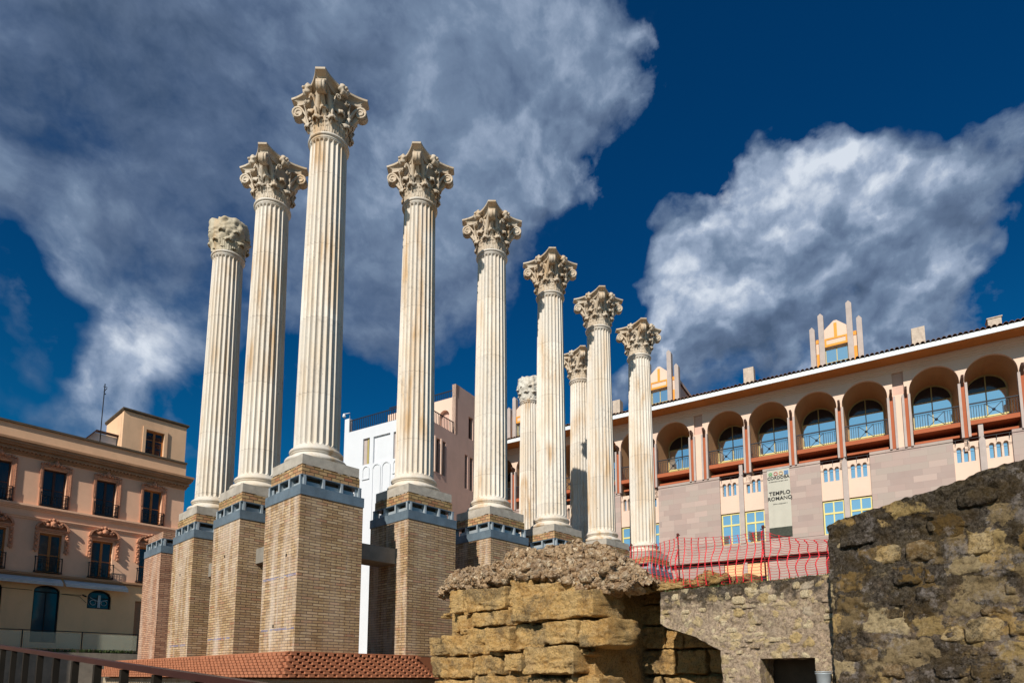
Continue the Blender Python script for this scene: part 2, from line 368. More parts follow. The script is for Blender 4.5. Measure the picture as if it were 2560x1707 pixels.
def m_granite():
    s = NT('pink_grey_cladding', .8, .25); uv = s.boxuv()
    br = s.n('ShaderNodeTexBrick', i_Vector=uv, i_Scale=1.0, offset=.37, offset_frequency=2, squash=1.3, squash_frequency=3)
    for k, v in (('Mortar Size', .006), ('Mortar Smooth', .2), ('Brick Width', .95), ('Row Height', .41)): br.inputs[k].default_value = v
    br.inputs['Color1'].default_value = (0,0,0,1); br.inputs['Color2'].default_value = (1,1,1,1); br.inputs['Mortar'].default_value = (.5,.5,.5,1)
    c = s.ramp(br.outputs['Color'], [(0, (.36,.27,.235)), (.4, (.44,.32,.275)), (.7, (.40,.325,.275)), (1, (.50,.37,.315))])
    n = s.noise(s.co('Object'), 1.5, 5, .6); c = s.mix(s.math('MULTIPLY', s.ramp(n, [(.4,0),(.7,1)]), .25), c, (.42,.35,.31))
    c = s.mix(s.math('MULTIPLY', br.outputs['Fac'], .7), c, (.30,.23,.20))
    f = s.noise(s.co('Object'), 60, 3, .7); c = s.mix(s.math('MULTIPLY', f, .15), c, (.3,.25,.23))
    return s.out(c, s.bump(s.math('SUBTRACT', 1.0, br.outputs['Fac']), .3, .01))
M['granite'] = m_granite()
def m_ashlar():
    s = NT('ochre_sandstone', .95, .1); v = s.co('Object')
    a = s.noise(v, 1.6, 5, .6); b = s.noise(s.scale(v, (1, 1, 1.8)), 7, 8, .72); f = s.noise(v, 34, 5, .75)
    c = s.ramp(a, [(.30, (.38,.20,.06)), (.45, (.61,.365,.13)), (.58, (.67,.44,.18)), (.72, (.46,.30,.14))])
    c = s.mix(s.ramp(b, [(.46, 0), (.66, .75)]), c, (.66,.46,.23))
    c = s.mix(s.math('MULTIPLY', s.ramp(f, [(.50, 0), (.64, 1)]), .75), c, (.16,.085,.028))
    g = s.noise(v, 1.15, 7, .66); p = s.n('ShaderNodeSeparateXYZ', i_0=v)
    gm = s.math('MULTIPLY', s.ramp(g, [(.50, 0), (.60, 1)]), s.ramp(f, [(.35, .35), (.6, 1)]))
    c = s.mix(s.math('MULTIPLY', gm, .78), c, (.115,.095,.065))
    h = s.math('ADD', s.math('MULTIPLY', b, 1.2), s.math('MULTIPLY', f, .7))
    return s.out(c, s.bump(h, 1.0, .07))
M['ashlar'] = m_ashlar()
def m_stone(name, cols, grime, gthr=.5):
    s = NT(name, .95, .1); v = s.co('Object')
    a = s.noise(v, 3.2, 5, .6); b = s.noise(v, 13, 8, .75); f = s.noise(v, 38, 5, .8); g = s.noise(v, 2.4, 7, .7)
    c = s.ramp(a, [(.3+.4*i/(len(cols)-1), k) for i, k in enumerate(cols)])
    c = s.mix(s.ramp(b, [(.45, 0), (.62, .7)]), c, s.mix(.5, c, (.75, .62, .42)))
    c = s.mix(s.math('MULTIPLY', s.ramp(f, [(.50, 0), (.62, 1)]), .7), c, (.10, .065, .035))
    gm = s.math('MULTIPLY', s.ramp(g, [(gthr, 0), (gthr+.09, 1)]), s.ramp(f, [(.3, .4), (.55, 1)]))
    c = s.mix(s.math('MULTIPLY', gm, grime), c, (.035, .028, .02))
    h = s.math('ADD', s.math('MULTIPLY', b, 1.1), s.math('MULTIPLY', f, .8))
    return s.out(c, s.bump(h, 1.0, .05))
M['tanstone'] = m_stone('tan_stone', [(.52,.38,.20), (.70,.54,.32), (.78,.64,.42), (.60,.46,.28)], .55, .53)
M['oldstone'] = m_stone('ochre_stone', [(.42,.27,.10), (.58,.40,.18), (.46,.33,.16), (.60,.46,.27)], .85, .485)
M['brownstone'] = m_stone('brown_stone', [(.13,.08,.03), (.20,.12,.045), (.30,.20,.10), (.17,.10,.04)], .8, .48)
def m_conglomerate():
    s = NT('rubble_conglomerate', .95, .1); v = s.co('Object')
    w = s.noise(v, 6, 3, .6, out='Color'); vv = s.n('ShaderNodeVectorMath', operation='ADD', i_0=v, i_1=s.scale(w, .12)).outputs[0]
    vc = s.n('ShaderNodeTexVoronoi', i_Vector=vv, i_Scale=13); cs = s.n('ShaderNodeSeparateColor', i_0=vc.outputs['Color'])
    c = s.ramp(cs.outputs[0], [(0, (.30,.175,.09)), (.3, (.48,.32,.18)), (.55, (.60,.42,.25)), (.8, (.38,.27,.18)), (1, (.82,.66,.45))])
    f = s.noise(v, 26, 7, .75); c = s.mix(s.ramp(f, [(.46, 0), (.68, .7)]), c, (.22,.15,.09))
    b = s.noise(v, 1.5, 4, .6); c = s.mix(s.math('MULTIPLY', s.ramp(b, [(.5, 0), (.65, 1)]), .4), c, (.26,.18,.12))
    h = s.math('ADD', s.math('MULTIPLY', vc.outputs['Distance'], -1.0), s.math('MULTIPLY', f, .9))
    return s.out(c, s.bump(h, 1.0, .06))
M['congl'] = m_conglomerate()
tans = [(.60,.43,.20), (.70,.54,.31), (.50,.37,.20), (.82,.68,.44), (.66,.50,.30), (.58,.47,.34)]
M['archwall'] = m_rubble('tan_rubble_wall', (.54,.405,.285), tans, -.5, 4.4, (1,1,1.3), .30, 'EUCLIDEAN', .1, (3.24, 1.15, .205), .05, .07, .45, .20)
M['mossy'] = m_rubble('black_lichen_wall', (.28,.21,.15), [(.62,.44,.20), (.50,.32,.12), (.15,.09,.03), (.66,.51,.29), (.24,.16,.07), (.56,.39,.16), (.38,.28,.15)], .80, 2.5, (1,1,1.3), .36, 'CHEBYCHEV', .55, (4.5, 3.2, .12), .07, .08, .6)

# ------------------------------------------------------------------ ground and street
g = MB()
PX0, PX1, PY0, PY1, PZ, SZ = -13.0, 17.5, -17.0, 22.6, -6.45, -3.62
R_ = 900
xs = [-R_, PX0, PX1, R_]; ys = [-R_, PY0, PY1, R_]
for i in range(3):
    for j in range(3):
        z = PZ if (i == 1 and j == 1) else SZ
        g.add([(xs[i],ys[j],z), (xs[i+1],ys[j],z), (xs[i+1],ys[j+1],z), (xs[i],ys[j+1],z)], [(0,1,2,3)])
g.add([(PX0,PY0,PZ),(PX0,PY0,SZ),(PX0,PY1,SZ),(PX0,PY1,PZ)], [(0,1,2,3)]); g.add([(PX1,PY0,PZ),(PX1,PY1,PZ),(PX1,PY1,SZ),(PX1,PY0,SZ)], [(0,1,2,3)])
g.add([(PX0,PY0,PZ),(PX1,PY0,PZ),(PX1,PY0,SZ),(PX0,PY0,SZ)], [(0,1,2,3)]); g.add([(PX0,PY1,PZ),(PX0,PY1,SZ),(PX1,PY1,SZ),(PX1,PY1,PZ)], [(0,1,2,3)])
tag(g.build('ground', M['ground']), kind='structure')
pv = MB(); pv.box(PX0-8, PX1+3, PY1+.25, 27.2, SZ, SZ+.10)
tag(pv.build('pavement', M['paving']), kind='structure')

# ------------------------------------------------------------------ marble columns
SA, SB = 2.9377, 3.1366
def ring_shaft():
    mb = MB(); NF = 24; K = 8; n = NF*K
    z0, z1 = .60, 8.72
    zs = [z0, .635, .65, .665, .685, .71, .75]
    zs += [.75 + (8.42-.75)*i/24 for i in range(1, 25)]
    zs += [8.46, 8.50, 8.53, 8.555, 8.575, 8.59, 8.62]
    vs = []
    for z in zs:
        t = (z-z0)/(z1-z0); R = .535 - .085*t**1.25
        if z < .66: R += .018*(.66-z)/.06
        if z > 8.58: R += .010
        hw = pi*R/NF*.84; a0, a1 = .655+hw, 8.585-hw
        for k in range(n):
            u = ((k % K)/K - .5)*2*pi*R/NF   # distance from the flute axis
            dz = (a0-z) if z < a0 else (z-a1 if z > a1 else 0)
            q = hw*hw - u*u - dz*dz
            d = 1.0*sqrt(q) if q > 0 else 0
            a = 2*pi*k/n; vs.append(((R-d)*cos(a), (R-d)*sin(a), z))
    m = len(zs)
    fs = [(i*n+k, i*n+(k+1) % n, (i+1)*n+(k+1) % n, (i+1)*n+k) for i in range(m-1) for k in range(n)]
    mb.add(vs, fs, False); return mb
def torus_prof(r, z, h, b, n=8):
    return [(r+b*sin(pi*i/n), z+h*(1-cos(pi*i/n))/2) for i in range(n+1)]
def base_mb():
    p = [(.02,.22)] + [(.60,.22)] + torus_prof(.645,.225,.135,.085) + [(.635,.362),(.635,.378)]
    p += [(.60,.385),(.575,.405),(.568,.43),(.58,.455),(.60,.462),(.60,.475)] + torus_prof(.575,.478,.10,.055) + [(.575,.582),(.572,.602),(.545,.606)]
    return MB().lathe(p, 64, caps=False)
def neck_mb():
    p = [(.40,8.60),(.462,8.60),(.475,8.63),(.475,8.65)] + torus_prof(.468,8.655,.085,.045,8) + [(.47,8.745),(.455,8.76),(.3,8.76)]
    return MB().lathe(p, 64, caps=False)
def bell_r(z):      # radius of the capital's core at height z
    t = (z-8.76)/1.05; return .425 + .01*t + .12*max(0, t-.6)**1.6*1.9
def acanthus(mb, ang, z0, h, w, curl, seed, out=.03):
    nu, nv = 11, 16; pts = []
    ca, sa = cos(ang), sin(ang)
    for j in range(nv+1):
        v = j/nv
        if v < .66:
            t = v/.66; z = z0 + h*t*.86; rad = bell_r(z) + out + .05*t*t
        else:
            t = (v-.66)/.34*pi*1.12; z1 = z0+h*.86; rb = bell_r(z1)+out+.05
            rad = rb + curl*(1-cos(t)); z = z1 + curl*1.15*sin(t)
        ww = w*(.62+.5*sin(min(1, v*1.15)*pi*.62))*(1.05 if v < .82 else 1.05-(v-.82)/.18*.42)
        ww *= 1 - .20*abs(sin(v*pi*4.5+.6))**.6*(1 if .12 < v < .95 else .3)
        for i in range(nu+1):
            u = i/nu*2-1
            rr = rad - .05*u*u + .016*cos(u*pi*3.5)*(1-.4*v) + .012*noise.noise(Vector((u*3, v*5, seed)))
            if v > .66: rr -= 0.02*u*u
            if v > .8: z_ = z - .045*u*u
            else: z_ = z + .02*abs(u)*sin(v*pi*9)
            tang = u*ww
            pts.append((rr*ca - tang*sa, rr*sa + tang*ca, z_))
    N = nu+1
    back = [(x-.028*ca, y-.028*sa, z-.006) for x, y, z in pts]
    L = len(pts); fs = []
    for j in range(nv):
        for i in range(nu):
            a = j*N+i; fs.append((a, a+1, a+N+1, a+N)); fs.append((L+a, L+a+N, L+a+N+1, L+a+1))
    for j in range(nv):
        a = j*N; fs.append((a, a+N, L+a+N, L+a)); a = j*N+nu; fs.append((a, L+a, L+a+N, a+N))
    fs += [(nv*N+i, nv*N+i+1, L+nv*N+i+1, L+nv*N+i) for i in range(nu)]
    mb.add(pts+back, fs, True)
def ribbon(mb, path, width, thick):     # path: list of (pos Vector, side Vector, normal Vector)
    vs = []; 
    for p, s_, n_ in path:
        vs += [p+s_*width/2+n_*thick/2, p+s_*width*.18+n_*thick*.12, p-s_*width*.18+n_*thick*.12, p-s_*width/2+n_*thick/2, p-s_*width/2-n_*thick/2, p+s_*width/2-n_*thick/2]
    m = len(path); fs = []
    for i in range(m-1):
        for k in range(6): fs.append((i*6+k, i*6+(k+1) % 6, (i+1)*6+(k+1) % 6, (i+1)*6+k))
    fs += [tuple(range(6))[::-1], tuple(range((m-1)*6, m*6))]
    mb.add(vs, fs, True)
def volute_mb(ang, side=0, rc=.80, zc=9.625, r0=.155, start=(.49, 9.10), width=.26):
    mb = MB(); d = Vector((cos(ang), sin(ang), 0)); s_ = Vector((-sin(ang), cos(ang), 0)); up = Vector((0, 0, 1))
    for sg in (-1, 1):
        path = []
        a0 = ang + sg*radians(24)
        S = Vector((cos(a0)*start[0], sin(a0)*start[0], start[1])); T = d*(rc-.01) + up*(zc+r0) + s_*sg*.035
        Q = d*(.60) + up*(zc+.02) + s_*sg*.13
        for i in range(9):
            t = i/9; p = S*(1-t)**2 + Q*2*t*(1-t) + T*t*t
            path.append((p, s_, (up*(1-.2*t) - d*(1-t)*.8).normalized()))
        for i in range(20):
            t = i/19; a = pi/2 - t*pi*3.1; r = r0*(1-.74*t)
            p = d*(rc+r*cos(a)) + up*(zc+r*sin(a)) + s_*sg*.035
            path.append((p, s_, d*cos(a)+up*sin(a)))
        ribbon(mb, path, width*.55, .045)
    # solid heart of the scroll
    n = 14; vs = []
    for sg in (-1, 1):
        for k in range(n): a = 2*pi*k/n; vs.append(d*(rc+.132*cos(a))+up*(zc+.132*sin(a))+s_*sg*.088)
    fs = [(k, (k+1) % n, n+(k+1) % n, n+k) for k in range(n)] + [tuple(range(n))[::-1], tuple(range(n, 2*n))]
    mb.add(vs, fs)
    # web holding the scroll to the bell
    a = d*.42+up*9.15; b = d*.72+up*9.58
    mb.hexa([d*.42+up*9.12-s_*.05, d*.42+up*9.12+s_*.05, d*.74+up*9.50+s_*.05, d*.74+up*9.50-s_*.05,
             d*.42+up*9.66-s_*.05, d*.42+up*9.66+s_*.05, d*.78+up*9.70+s_*.035, d*.78+up*9.70-s_*.035])
    return mb
def helix_mb(ang):      # the small inner scrolls on either side of a face centre
    mb = MB(); d = Vector((cos(ang), sin(ang), 0)); s_ = Vector((-sin(ang), cos(ang), 0)); up = Vector((0, 0, 1))
    for sg in (-1, 1):
        path = []
        for i in range(7):
            t = i/7; p = d*(.47+.10*t) + s_*sg*(.25-.05*t) + up*(9.22+.40*t); path.append((p, d, s_*sg))
        for i in range(16):
            t = i/15; a = t*pi*2.6; r = .07*(1-.65*t)
            p = d*(.60+.02*t) + s_*sg*(.13+r*cos(a)) + up*(9.64+r*sin(a)); path.append((p, d, (s_*sg*cos(a)+up*sin(a))))
        ribbon(mb, path, .07, .024)
        # cauliculus sheath leaf
        mb.tube([d*.46+s_*sg*.22+up*8.95, d*.50+s_*sg*.22+up*9.2, d*.55+s_*sg*.24+up*9.34], [.022, .03, .034], 8)
    return mb
def abacus_mb():
    """concave sides, cut corners, moulded in three steps"""
    def outline(w, cut, dip, n=12):
        out = []
        for q in range(4):
            a = q*pi/2; ca, sa = cos(a), sin(a)
            for i in range(n+1):
                t = i/n*2-1; y = t*(w-cut); x = w - dip*(1-t*t)
                out.append((x*ca-y*sa, x*sa+y*ca))
        return out
    lv = [(9.80,.65,.15,.18), (9.85,.66,.155,.175), (9.856,.64,.155,.175), (9.90,.665,.16,.17), (9.935,.72,.165,.165), (9.95,.765,.17,.16), (9.957,.77,.17,.16), (10.0,.775,.17,.16)]
    rings = [[(x, y, z) for x, y in outline(w, c_, d_)] for z, w, c_, d_ in lv]; n = len(rings[0])
    vs = [p for r in rings for p in r]
    fs = [(i*n+k, i*n+(k+1) % n, (i+1)*n+(k+1) % n, (i+1)*n+k) for i in range(len(lv)-1) for k in range(n)]
    vs.append((0, 0, 10.0)); vs.append((0, 0, 9.80)); c1 = len(vs)-2; c0 = c1+1; b = (len(lv)-1)*n
    fs += [(b+k, b+(k+1) % n, c1) for k in range(n)] + [((k+1) % n, k, c0) for k in range(n)]
    return MB().add(vs, fs)
def rosette_mb(ang):
    mb = MB(); d = Vector((cos(ang), sin(ang), 0)); s_ = Vector((-sin(ang), cos(ang), 0)); up = Vector((0, 0, 1)); c = d*.65 + up*9.885
    n, m = 30, 12; vs = []
    for i in range(m+1):
        t = pi*i/m
        for k in range(n):
            a = 2*pi*k/n; lob = 1+.16*cos(a*6+sin(t*3))*sin(t)
            vs.append(c + (s_*cos(a)+up*sin(a))*.145*sin(t)*lob + d*(.10*cos(t)*(1-.5*(sin(t) < .45))))
    fs = [(i*n+k, (i+1)*n+k, (i+1)*n+(k+1) % n, i*n+(k+1) % n) for i in range(m) for k in range(n)]
    mb.add(vs, fs, True)
    mb.tube([d*.42+up*9.80, d*.60+up*9.87], .07, 8)
    mb.ball(tuple(c+d*.11), .04, 8, 6)
    return mb
def lobed_bell():
    mb = MB(); prof = [(.40, 8.75)] + [(bell_r(8.76+1.05*i/14), 8.76+1.05*i/14) for i in range(15)] + [(.3, 9.82)]
    mb.lathe(prof, 48, caps=False)
    for k in range(8): acanthus(mb, 2*pi*k/8+pi/8, 8.77, .38, .150, .055, k)
    for k in range(8): acanthus(mb, 2*pi*k/8, 8.80, .62, .145, .065, k+20, .014)
    return mb
def make_column(broken=None):
    t = thing('marble_column', 'x', 'column')
    pl = MB(); pl.box(-.733, .733, -.733, .733, 0, .225)
    rough_box(pl, .733, .733, 0, .225)
    pl.build('plinth', M['plinth'], t)
    base_mb().build('base', M['marble'], t)
    sh = ring_shaft().build('shaft', M['marble'], t)
    neck_mb().build('astragal', M['marble'], t)
    if broken is None:
        cp = lobed_bell().build('capital', M['capital'], t)
        abacus_mb().build('abacus', M['capital'], cp)
        for k in range(4):
            volute_mb(pi/4+k*pi/2).build('volute', M['capital'], cp)
            helix_mb(k*pi/2).build('inner_scroll', M['capital'], cp)
            rosette_mb(k*pi/2).build('rosette', M['capital'], cp)
    else:
        mat, top, sd = broken
        mb = MB(); n, m = 64, 40; vs = []
        for i in range(m+1):
            f = i/m; z = 8.76 + (top-8.76)*min(1, f*1.25)
            for k in range(n):
                a = 2*pi*k/n; d = Vector((cos(a), sin(a), 0))
                r = bell_r(min(z, 9.5)) + .05 + .10*min(1, max(0, (z-9.0)/.3))
                P = d*1.0 + Vector((sd, 0, z*1.0))
                r += .10*noise.noise(P*2.6) + .06*noise.noise(P*6.5) + .035*noise.noise(P*15)
                zz = z + .10*noise.noise(Vector((d.x*1.3+sd, d.y*1.3, 3.3)))*(1 if f > .5 else 0)
                if f > .8: q = (f-.8)/.2; r *= (1-q**1.6); zz = top + .10*sqrt(max(0, 1-(1-q)**2)) + .10*noise.noise(Vector((r*3*d.x, r*3*d.y, sd))) + .10*noise.noise(Vector((d.x*1.3+sd, d.y*1.3, 3.3)))*(1-q)
                vs.append((d.x*r, d.y*r, zz))
        fs = [(i*n+k, i*n+(k+1) % n, (i+1)*n+(k+1) % n, (i+1)*n+k) for i in range(m) for k in range(n)]
        mb.add(vs, fs, True)
        for k in range(8): acanthus(mb, 2*pi*k/8+pi/8, 8.77, .36, .165, .05, k, .045)
        for k in range(8): acanthus(mb, 2*pi*k/8, 8.85, .60, .150, .05, k+9, .075)
        mb.build('capital', mat, t)
    return t
def rough_box(mb, hx, hy, z0, z1):
    """crumbled mortar and chips along the underside of a plinth"""
    r = random.Random(3)
    for k in range(44):
        s_ = r.choice((0, 1, 2, 3)); t = r.uniform(-.95, .95); l = r.uniform(.05, .22); h = r.uniform(.015, .05)
        if s_ == 0: mb.box(t*hx, t*hx+l if t*hx+l < hx else hx, -hy+.004, -hy+.06, z0-h, z0+.002)
        elif s_ == 1: mb.box(t*hx, min(hx, t*hx+l), hy-.06, hy-.004, z0-h, z0+.002)
        elif s_ == 2: mb.box(-hx+.004, -hx+.06, t*hy, min(hy, t*hy+l), z0-h, z0+.002)
        else: mb.box(hx-.06, hx-.004, t*hy, min(hy, t*hy+l), z0-h, z0+.002)

GC = 'marble columns of the roman temple'
labels = {
 (0,0): 'tallest white fluted column with a leafy capital, standing on the corner brick pier',
 (1,0): 'fluted column with leafy capital, first to the right of the tallest corner column',
 (2,0): 'fluted column right of the pink tower, second to the right of the tallest column',
 (3,0): 'fluted column overlapping the short broken one, third to the right of the tallest',
 (4,0): 'fluted column with an orange stain, fourth to the right of the tallest column',
 (5,0): 'rightmost fluted column with leafy capital, behind the red netting',
 (0,1): 'fluted column with leafy capital left of the tallest one, touching that shaft',
 (5,1): 'distant fluted column half hidden behind another shaft, its lower half in shadow',
}
first = make_column(); first.location = (0, 0, 0); cols = {}
for ij, lab in labels.items():
    o = first if ij == (0, 0) else copy_tree(first)
    o.location = (ij[0]*SA, ij[1]*SB, 0); tag(o, lab, 'column', GC)
    o.rotation_euler = (0, 0, [0, pi/2, pi, 0, pi/2, pi, pi/2, pi][list(labels).index(ij)])
b1 = make_column((M['oldcap'], 9.80, 1.7)); b1.location = (0, 2*SB, 0)
tag(b1, 'fluted column with a worn yellowish rounded stump for a capital, left of the others', 'column', GC)
b2 = make_column((M['whitecap'], 9.82, 8.2)); b2.location = (5*SA, 2*SB, 0)
tag(b2, 'distant fluted column with a broken pale capital stump, between two nearer shafts', 'column', GC)

# ------------------------------------------------------------------ brick piers
def make_pier():
    t = thing('brick_pier', 'x', 'pier')
    HX, HY = .80, .845
    MB().box(-HX, HX, -HY, HY, -4.24, -.74).build('brick_shaft', M['brick'], t)
    MB().box(-.742, .742, -.75, .75, -.262, -.032).build('brick_cap', M['brick2'], t)
    st = MB()
    X, Y, z0, z1 = HX+.016, HY+.016, -.745, -.515
    for (a, b, c_, d_) in ((-X, X, -Y, -Y+.03), (-X, X, Y-.03, Y), (-X, -X+.03, -Y+.032, Y-.032), (X-.03, X, -Y+.032, Y-.032)): st.box(a, b, c_, d_, z0, z1)
    st.box(-X+.03, X-.03, -Y+.03, Y-.03, -.56, -.53)
    bd = st.build('steel_band', M['steel'], t)
    fl = MB(); fl.box(-.775, .775, -.80, .80, -.285, -.264); fl.build('top_plate', M['steel'], t)
    MB().box(-.60, .60, -.64, .64, -.53, -.286).build('inner_core', M['slate'], t)
    gl = MB()
    for sx in (-1, 1):
        for k in range(4):
            y = -.74 + 1.48*k/3
            f = MB(); f.box(sx*.62 if sx > 0 else -.775, sx*.775 if sx > 0 else -.62, y-.011, y+.011, -.53, -.286)
            f.box(sx*.78-.008, sx*.78+.008, y-.028, y+.028, -.53, -.286); f.build('fin_plate', M['steellight'], t)
        for k in range(4):
            x = -.70 + 1.40*k/3
            f = MB(); f.box(x-.011, x+.011, .66 if sx > 0 else -.81, .81 if sx > 0 else -.66, -.53, -.286)
            f.box(x-.028, x+.028, sx*.815-.008, sx*.815+.008, -.53, -.286); f.build('fin_plate', M['steellight'], t)
    for sx in (-1, 1):
        gl.box(sx*.66-.01, sx*.66+.01, -.63, .63, -.50, -.38); gl.box(-.6, .6, sx*.70-.01, sx*.70+.01, -.50, -.38)
    gl.build('jack_box', M['steellight'], t)
    return t
GP = 'brick piers under the temple columns'
pl_ = {
 (0,0): 'largest brick pier under the tallest column, with blue chalk lines on its pale side',
 (1,0): 'brick pier with a neighbouring pier\'s shadow on its side, joined by a brown beam',
 (2,0): 'brick pier rising behind the lower shoulder of the rubble mound, under its own column',
 (3,0): 'brick pier almost hidden by the rubble mound, only its steel band showing over the peak',
 (4,0): 'brick pier peeking over the right slope of the rubble mound',
 (5,0): 'brick pier behind the red netting at the right end of the row',
 (0,1): 'brick pier just left of the corner pier, under the second tallest column',
 (0,2): 'brick pier under the column with the worn yellowish capital stump',
 (0,3): 'leftmost brick pier, reddish, carrying no column on its steel band',
 (5,1): 'far brick pier hidden behind the right end of the front row',
 (5,2): 'far brick pier under the distant broken pale capital column',
}
p0 = make_pier()
for ij, lab in pl_.items():
    o = p0 if ij == (0, 0) else copy_tree(p0)
    o.location = (ij[0]*SA + (.10 if ij == (0, 3) else 0), ij[1]*SB, 0); tag(o, lab, 'pier', GP)
    if ij == (0, 3):
        for ch in o.children:
            if ch.name.startswith('brick_'): ch.data = ch.data.copy(); ch.data.materials[0] = M['redbrick']
for (ij, y0, y1, z) in (((0,0), -.78, .80, -2.54), ((0,0), -.80, .78, -3.72), ((0,1), -.60, .80, -3.80), ((0,2), -.70, .60, -3.88)):
    mb = MB(); n = 14
    for k in range(n):
        a = y0+(y1-y0)*k/n; b = y0+(y1-y0)*(k+.85+.1*random.random())/n
        for dz in (0, .028): 
            if random.random() < .8: mb.box(-.8035, -.799, a, b, z+dz, z+dz+.009)
    par = [o for o in C.objects if o.name.startswith('brick_pier') and o.parent is None and (o.location - Vector((ij[0]*SA, ij[1]*SB, 0))).length < .05][0]
    mb.build('chalk_line', M['chalk'], par)
for (i_, j_, dx, y, z) in ((0,0,0,.18,-3.62), (0,1,0,.0,-1.62), (0,2,0,.1,-1.75), (0,0,0,-.3,-2.05)):
    h_ = MB(); h_.box(-.8035, -.78, y-.028, y+.028, z-.035, z+.035)  # dark block on the brick face, its colour standing for a hole's shade
    par = [o for o in C.objects if o.name.startswith('brick_pier') and o.parent is None and (o.location - Vector((i_*SA, j_*SB, 0))).length < .05][0]
    h_.build('putlog_hole_shade', M['iron'], par)
GB = 'concrete tie beams between the brick piers'
def beam(x0, x1, y0, y1, lab, z0=-1.87, z1=-1.47):
    b = MB(); b.box(x0, x1, y0, y1, z0, z1); o = b.build('tie_beam', M['concrete'], bevel=.012); tag(o, lab, 'beam', GB)
beam(.80, SA-.80, -.35, .35, 'brown concrete beam between the corner pier and the pier to its right')
beam(-.35, .35, .845, SB-.845, 'grey concrete beam between the corner pier and the pier left of it')
beam(-.35, .35, SB+.845, 2*SB-.845, 'pale concrete beam stub between the second and third piers left of the corner')
# ------------------------------------------------------------------ podium with sawtooth terracotta ledge
pod = thing('podium', 'brick podium with a stepped ledge of orange terracotta bricks below the corner pier', 'podium', (0, 0, PZ))
zz = -PZ
w = MB(); w.box(-1.0, 16.2, -1.1, 13.0, 0.01, zz-4.80); w.build('podium_wall', M['oldbrick'], pod)
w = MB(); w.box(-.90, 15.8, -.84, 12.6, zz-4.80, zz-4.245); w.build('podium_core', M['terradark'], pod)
led = MB(); lef = MB(); CH = .066; NCo = 8
rb = random.Random(5)
for k in range(NCo):
    z = zz-4.24 - (k+1)*CH; o_ = .955 + .038*k; dpt = .075
    off = (k % 2)*.11
    # right-hand run facing -y
    x = -o_ + off; xe = 2.35+.06*k
    while x < xe:
        j = rb.uniform(-.006, .006)
        led.box(x, x+.12, -o_-.085+j, -.86, z+.007, z+CH-.003)
        x += .22
    led.box(-o_+.09, xe+.1, -o_+.07, -.85, z, z+CH-.002)
    y = -o_ + off + .04
    while y < 12.5:
        j = rb.uniform(-.006, .006)
        lef.box(-o_-.06+j, -.92, y, y+.165, z+.007, z+CH-.003)
        y += .22
    lef.box(-o_+.002, -.91, -o_+.01, 12.6, z+.001, z+CH-.003)
led.build('ledge_face', M['terra'], pod); lef.build('ledge_side', M['terra'], pod)
w = MB(); w.box(-1.0, 2.42, -1.0, -.87, zz-4.240, zz-4.215); w.box(-1.0, -.86, -.86, 12.6, zz-4.240, zz-4.215); w.build('ledge_top', M['terra'], pod)

# ------------------------------------------------------------------ ruined ashlar wall with rubble core
def stone(mb, X, ya, yb, z0, z1, depth, proud, seed, res=.021, rnd=.038, amp=.036, flip=1):
    """one weathered block, face toward -x at X-proud"""
    y0, y1 = min(ya, yb), max(ya, yb); W_, H_ = y1-y0, z1-z0
    ny = max(4, int(W_/res)); nz = max(4, int(H_/res)); nx = 7; x0 = X-proud; x1 = X+depth
    def P(fx, fy, fz):
        c = Vector(((x0+x1)/2, (y0+y1)/2, (z0+z1)/2)); h = Vector(((x1-x0)/2, W_/2, H_/2))
        q = Vector((fx*h.x, fy*h.y, fz*h.z)); r = min(rnd, h.y*.6, h.z*.6)
        inner = Vector([max(-h[i]+r, min(h[i]-r, q[i])) for i in range(3)]); dlt = q-inner
        if dlt.length > 1e-6: q = inner + dlt.normalized()*min(dlt.length, r)
        p = c+q; d = q.normalized()
        S_ = Vector((seed, seed*.37, 0)); L_ = Vector((p.x*2.2, p.y*2.2, p.z*9))
        nn = amp*(noise.noise(p*2.2+S_)*1.9 + noise.noise(p*6+S_)*1.1 + noise.noise(p*15)*.8 + noise.noise(p*34)*.5
                  - 3.0*max(0, noise.noise(p*4.0+S_*2)-.16) - 1.8*max(0, noise.noise(L_+S_)-.12) - 1.2*max(0, noise.noise(p*11+S_)-.25))
        nv = Vector((-1 if fx < 0 else .2, fy*.6, fz*.6)).normalized()
        return p + nv*nn
    def face(fn, a, b):
        vs = [fn(i/a*2-1, j/b*2-1) for j in range(b+1) for i in range(a+1)]
        mb.add(vs, [(j*(a+1)+i, j*(a+1)+i+1, (j+1)*(a+1)+i+1, (j+1)*(a+1)+i) for j in range(b) for i in range(a)], True)
    face(lambda u, v: P(-1, -u, v), ny, nz)
    face(lambda u, v: P(u, -1, v), nx, nz); face(lambda u, v: P(-u, 1, v), nx, nz)
    face(lambda u, v: P(u, v, 1), nx, ny); face(lambda u, v: P(u, -v, -1), nx, ny)
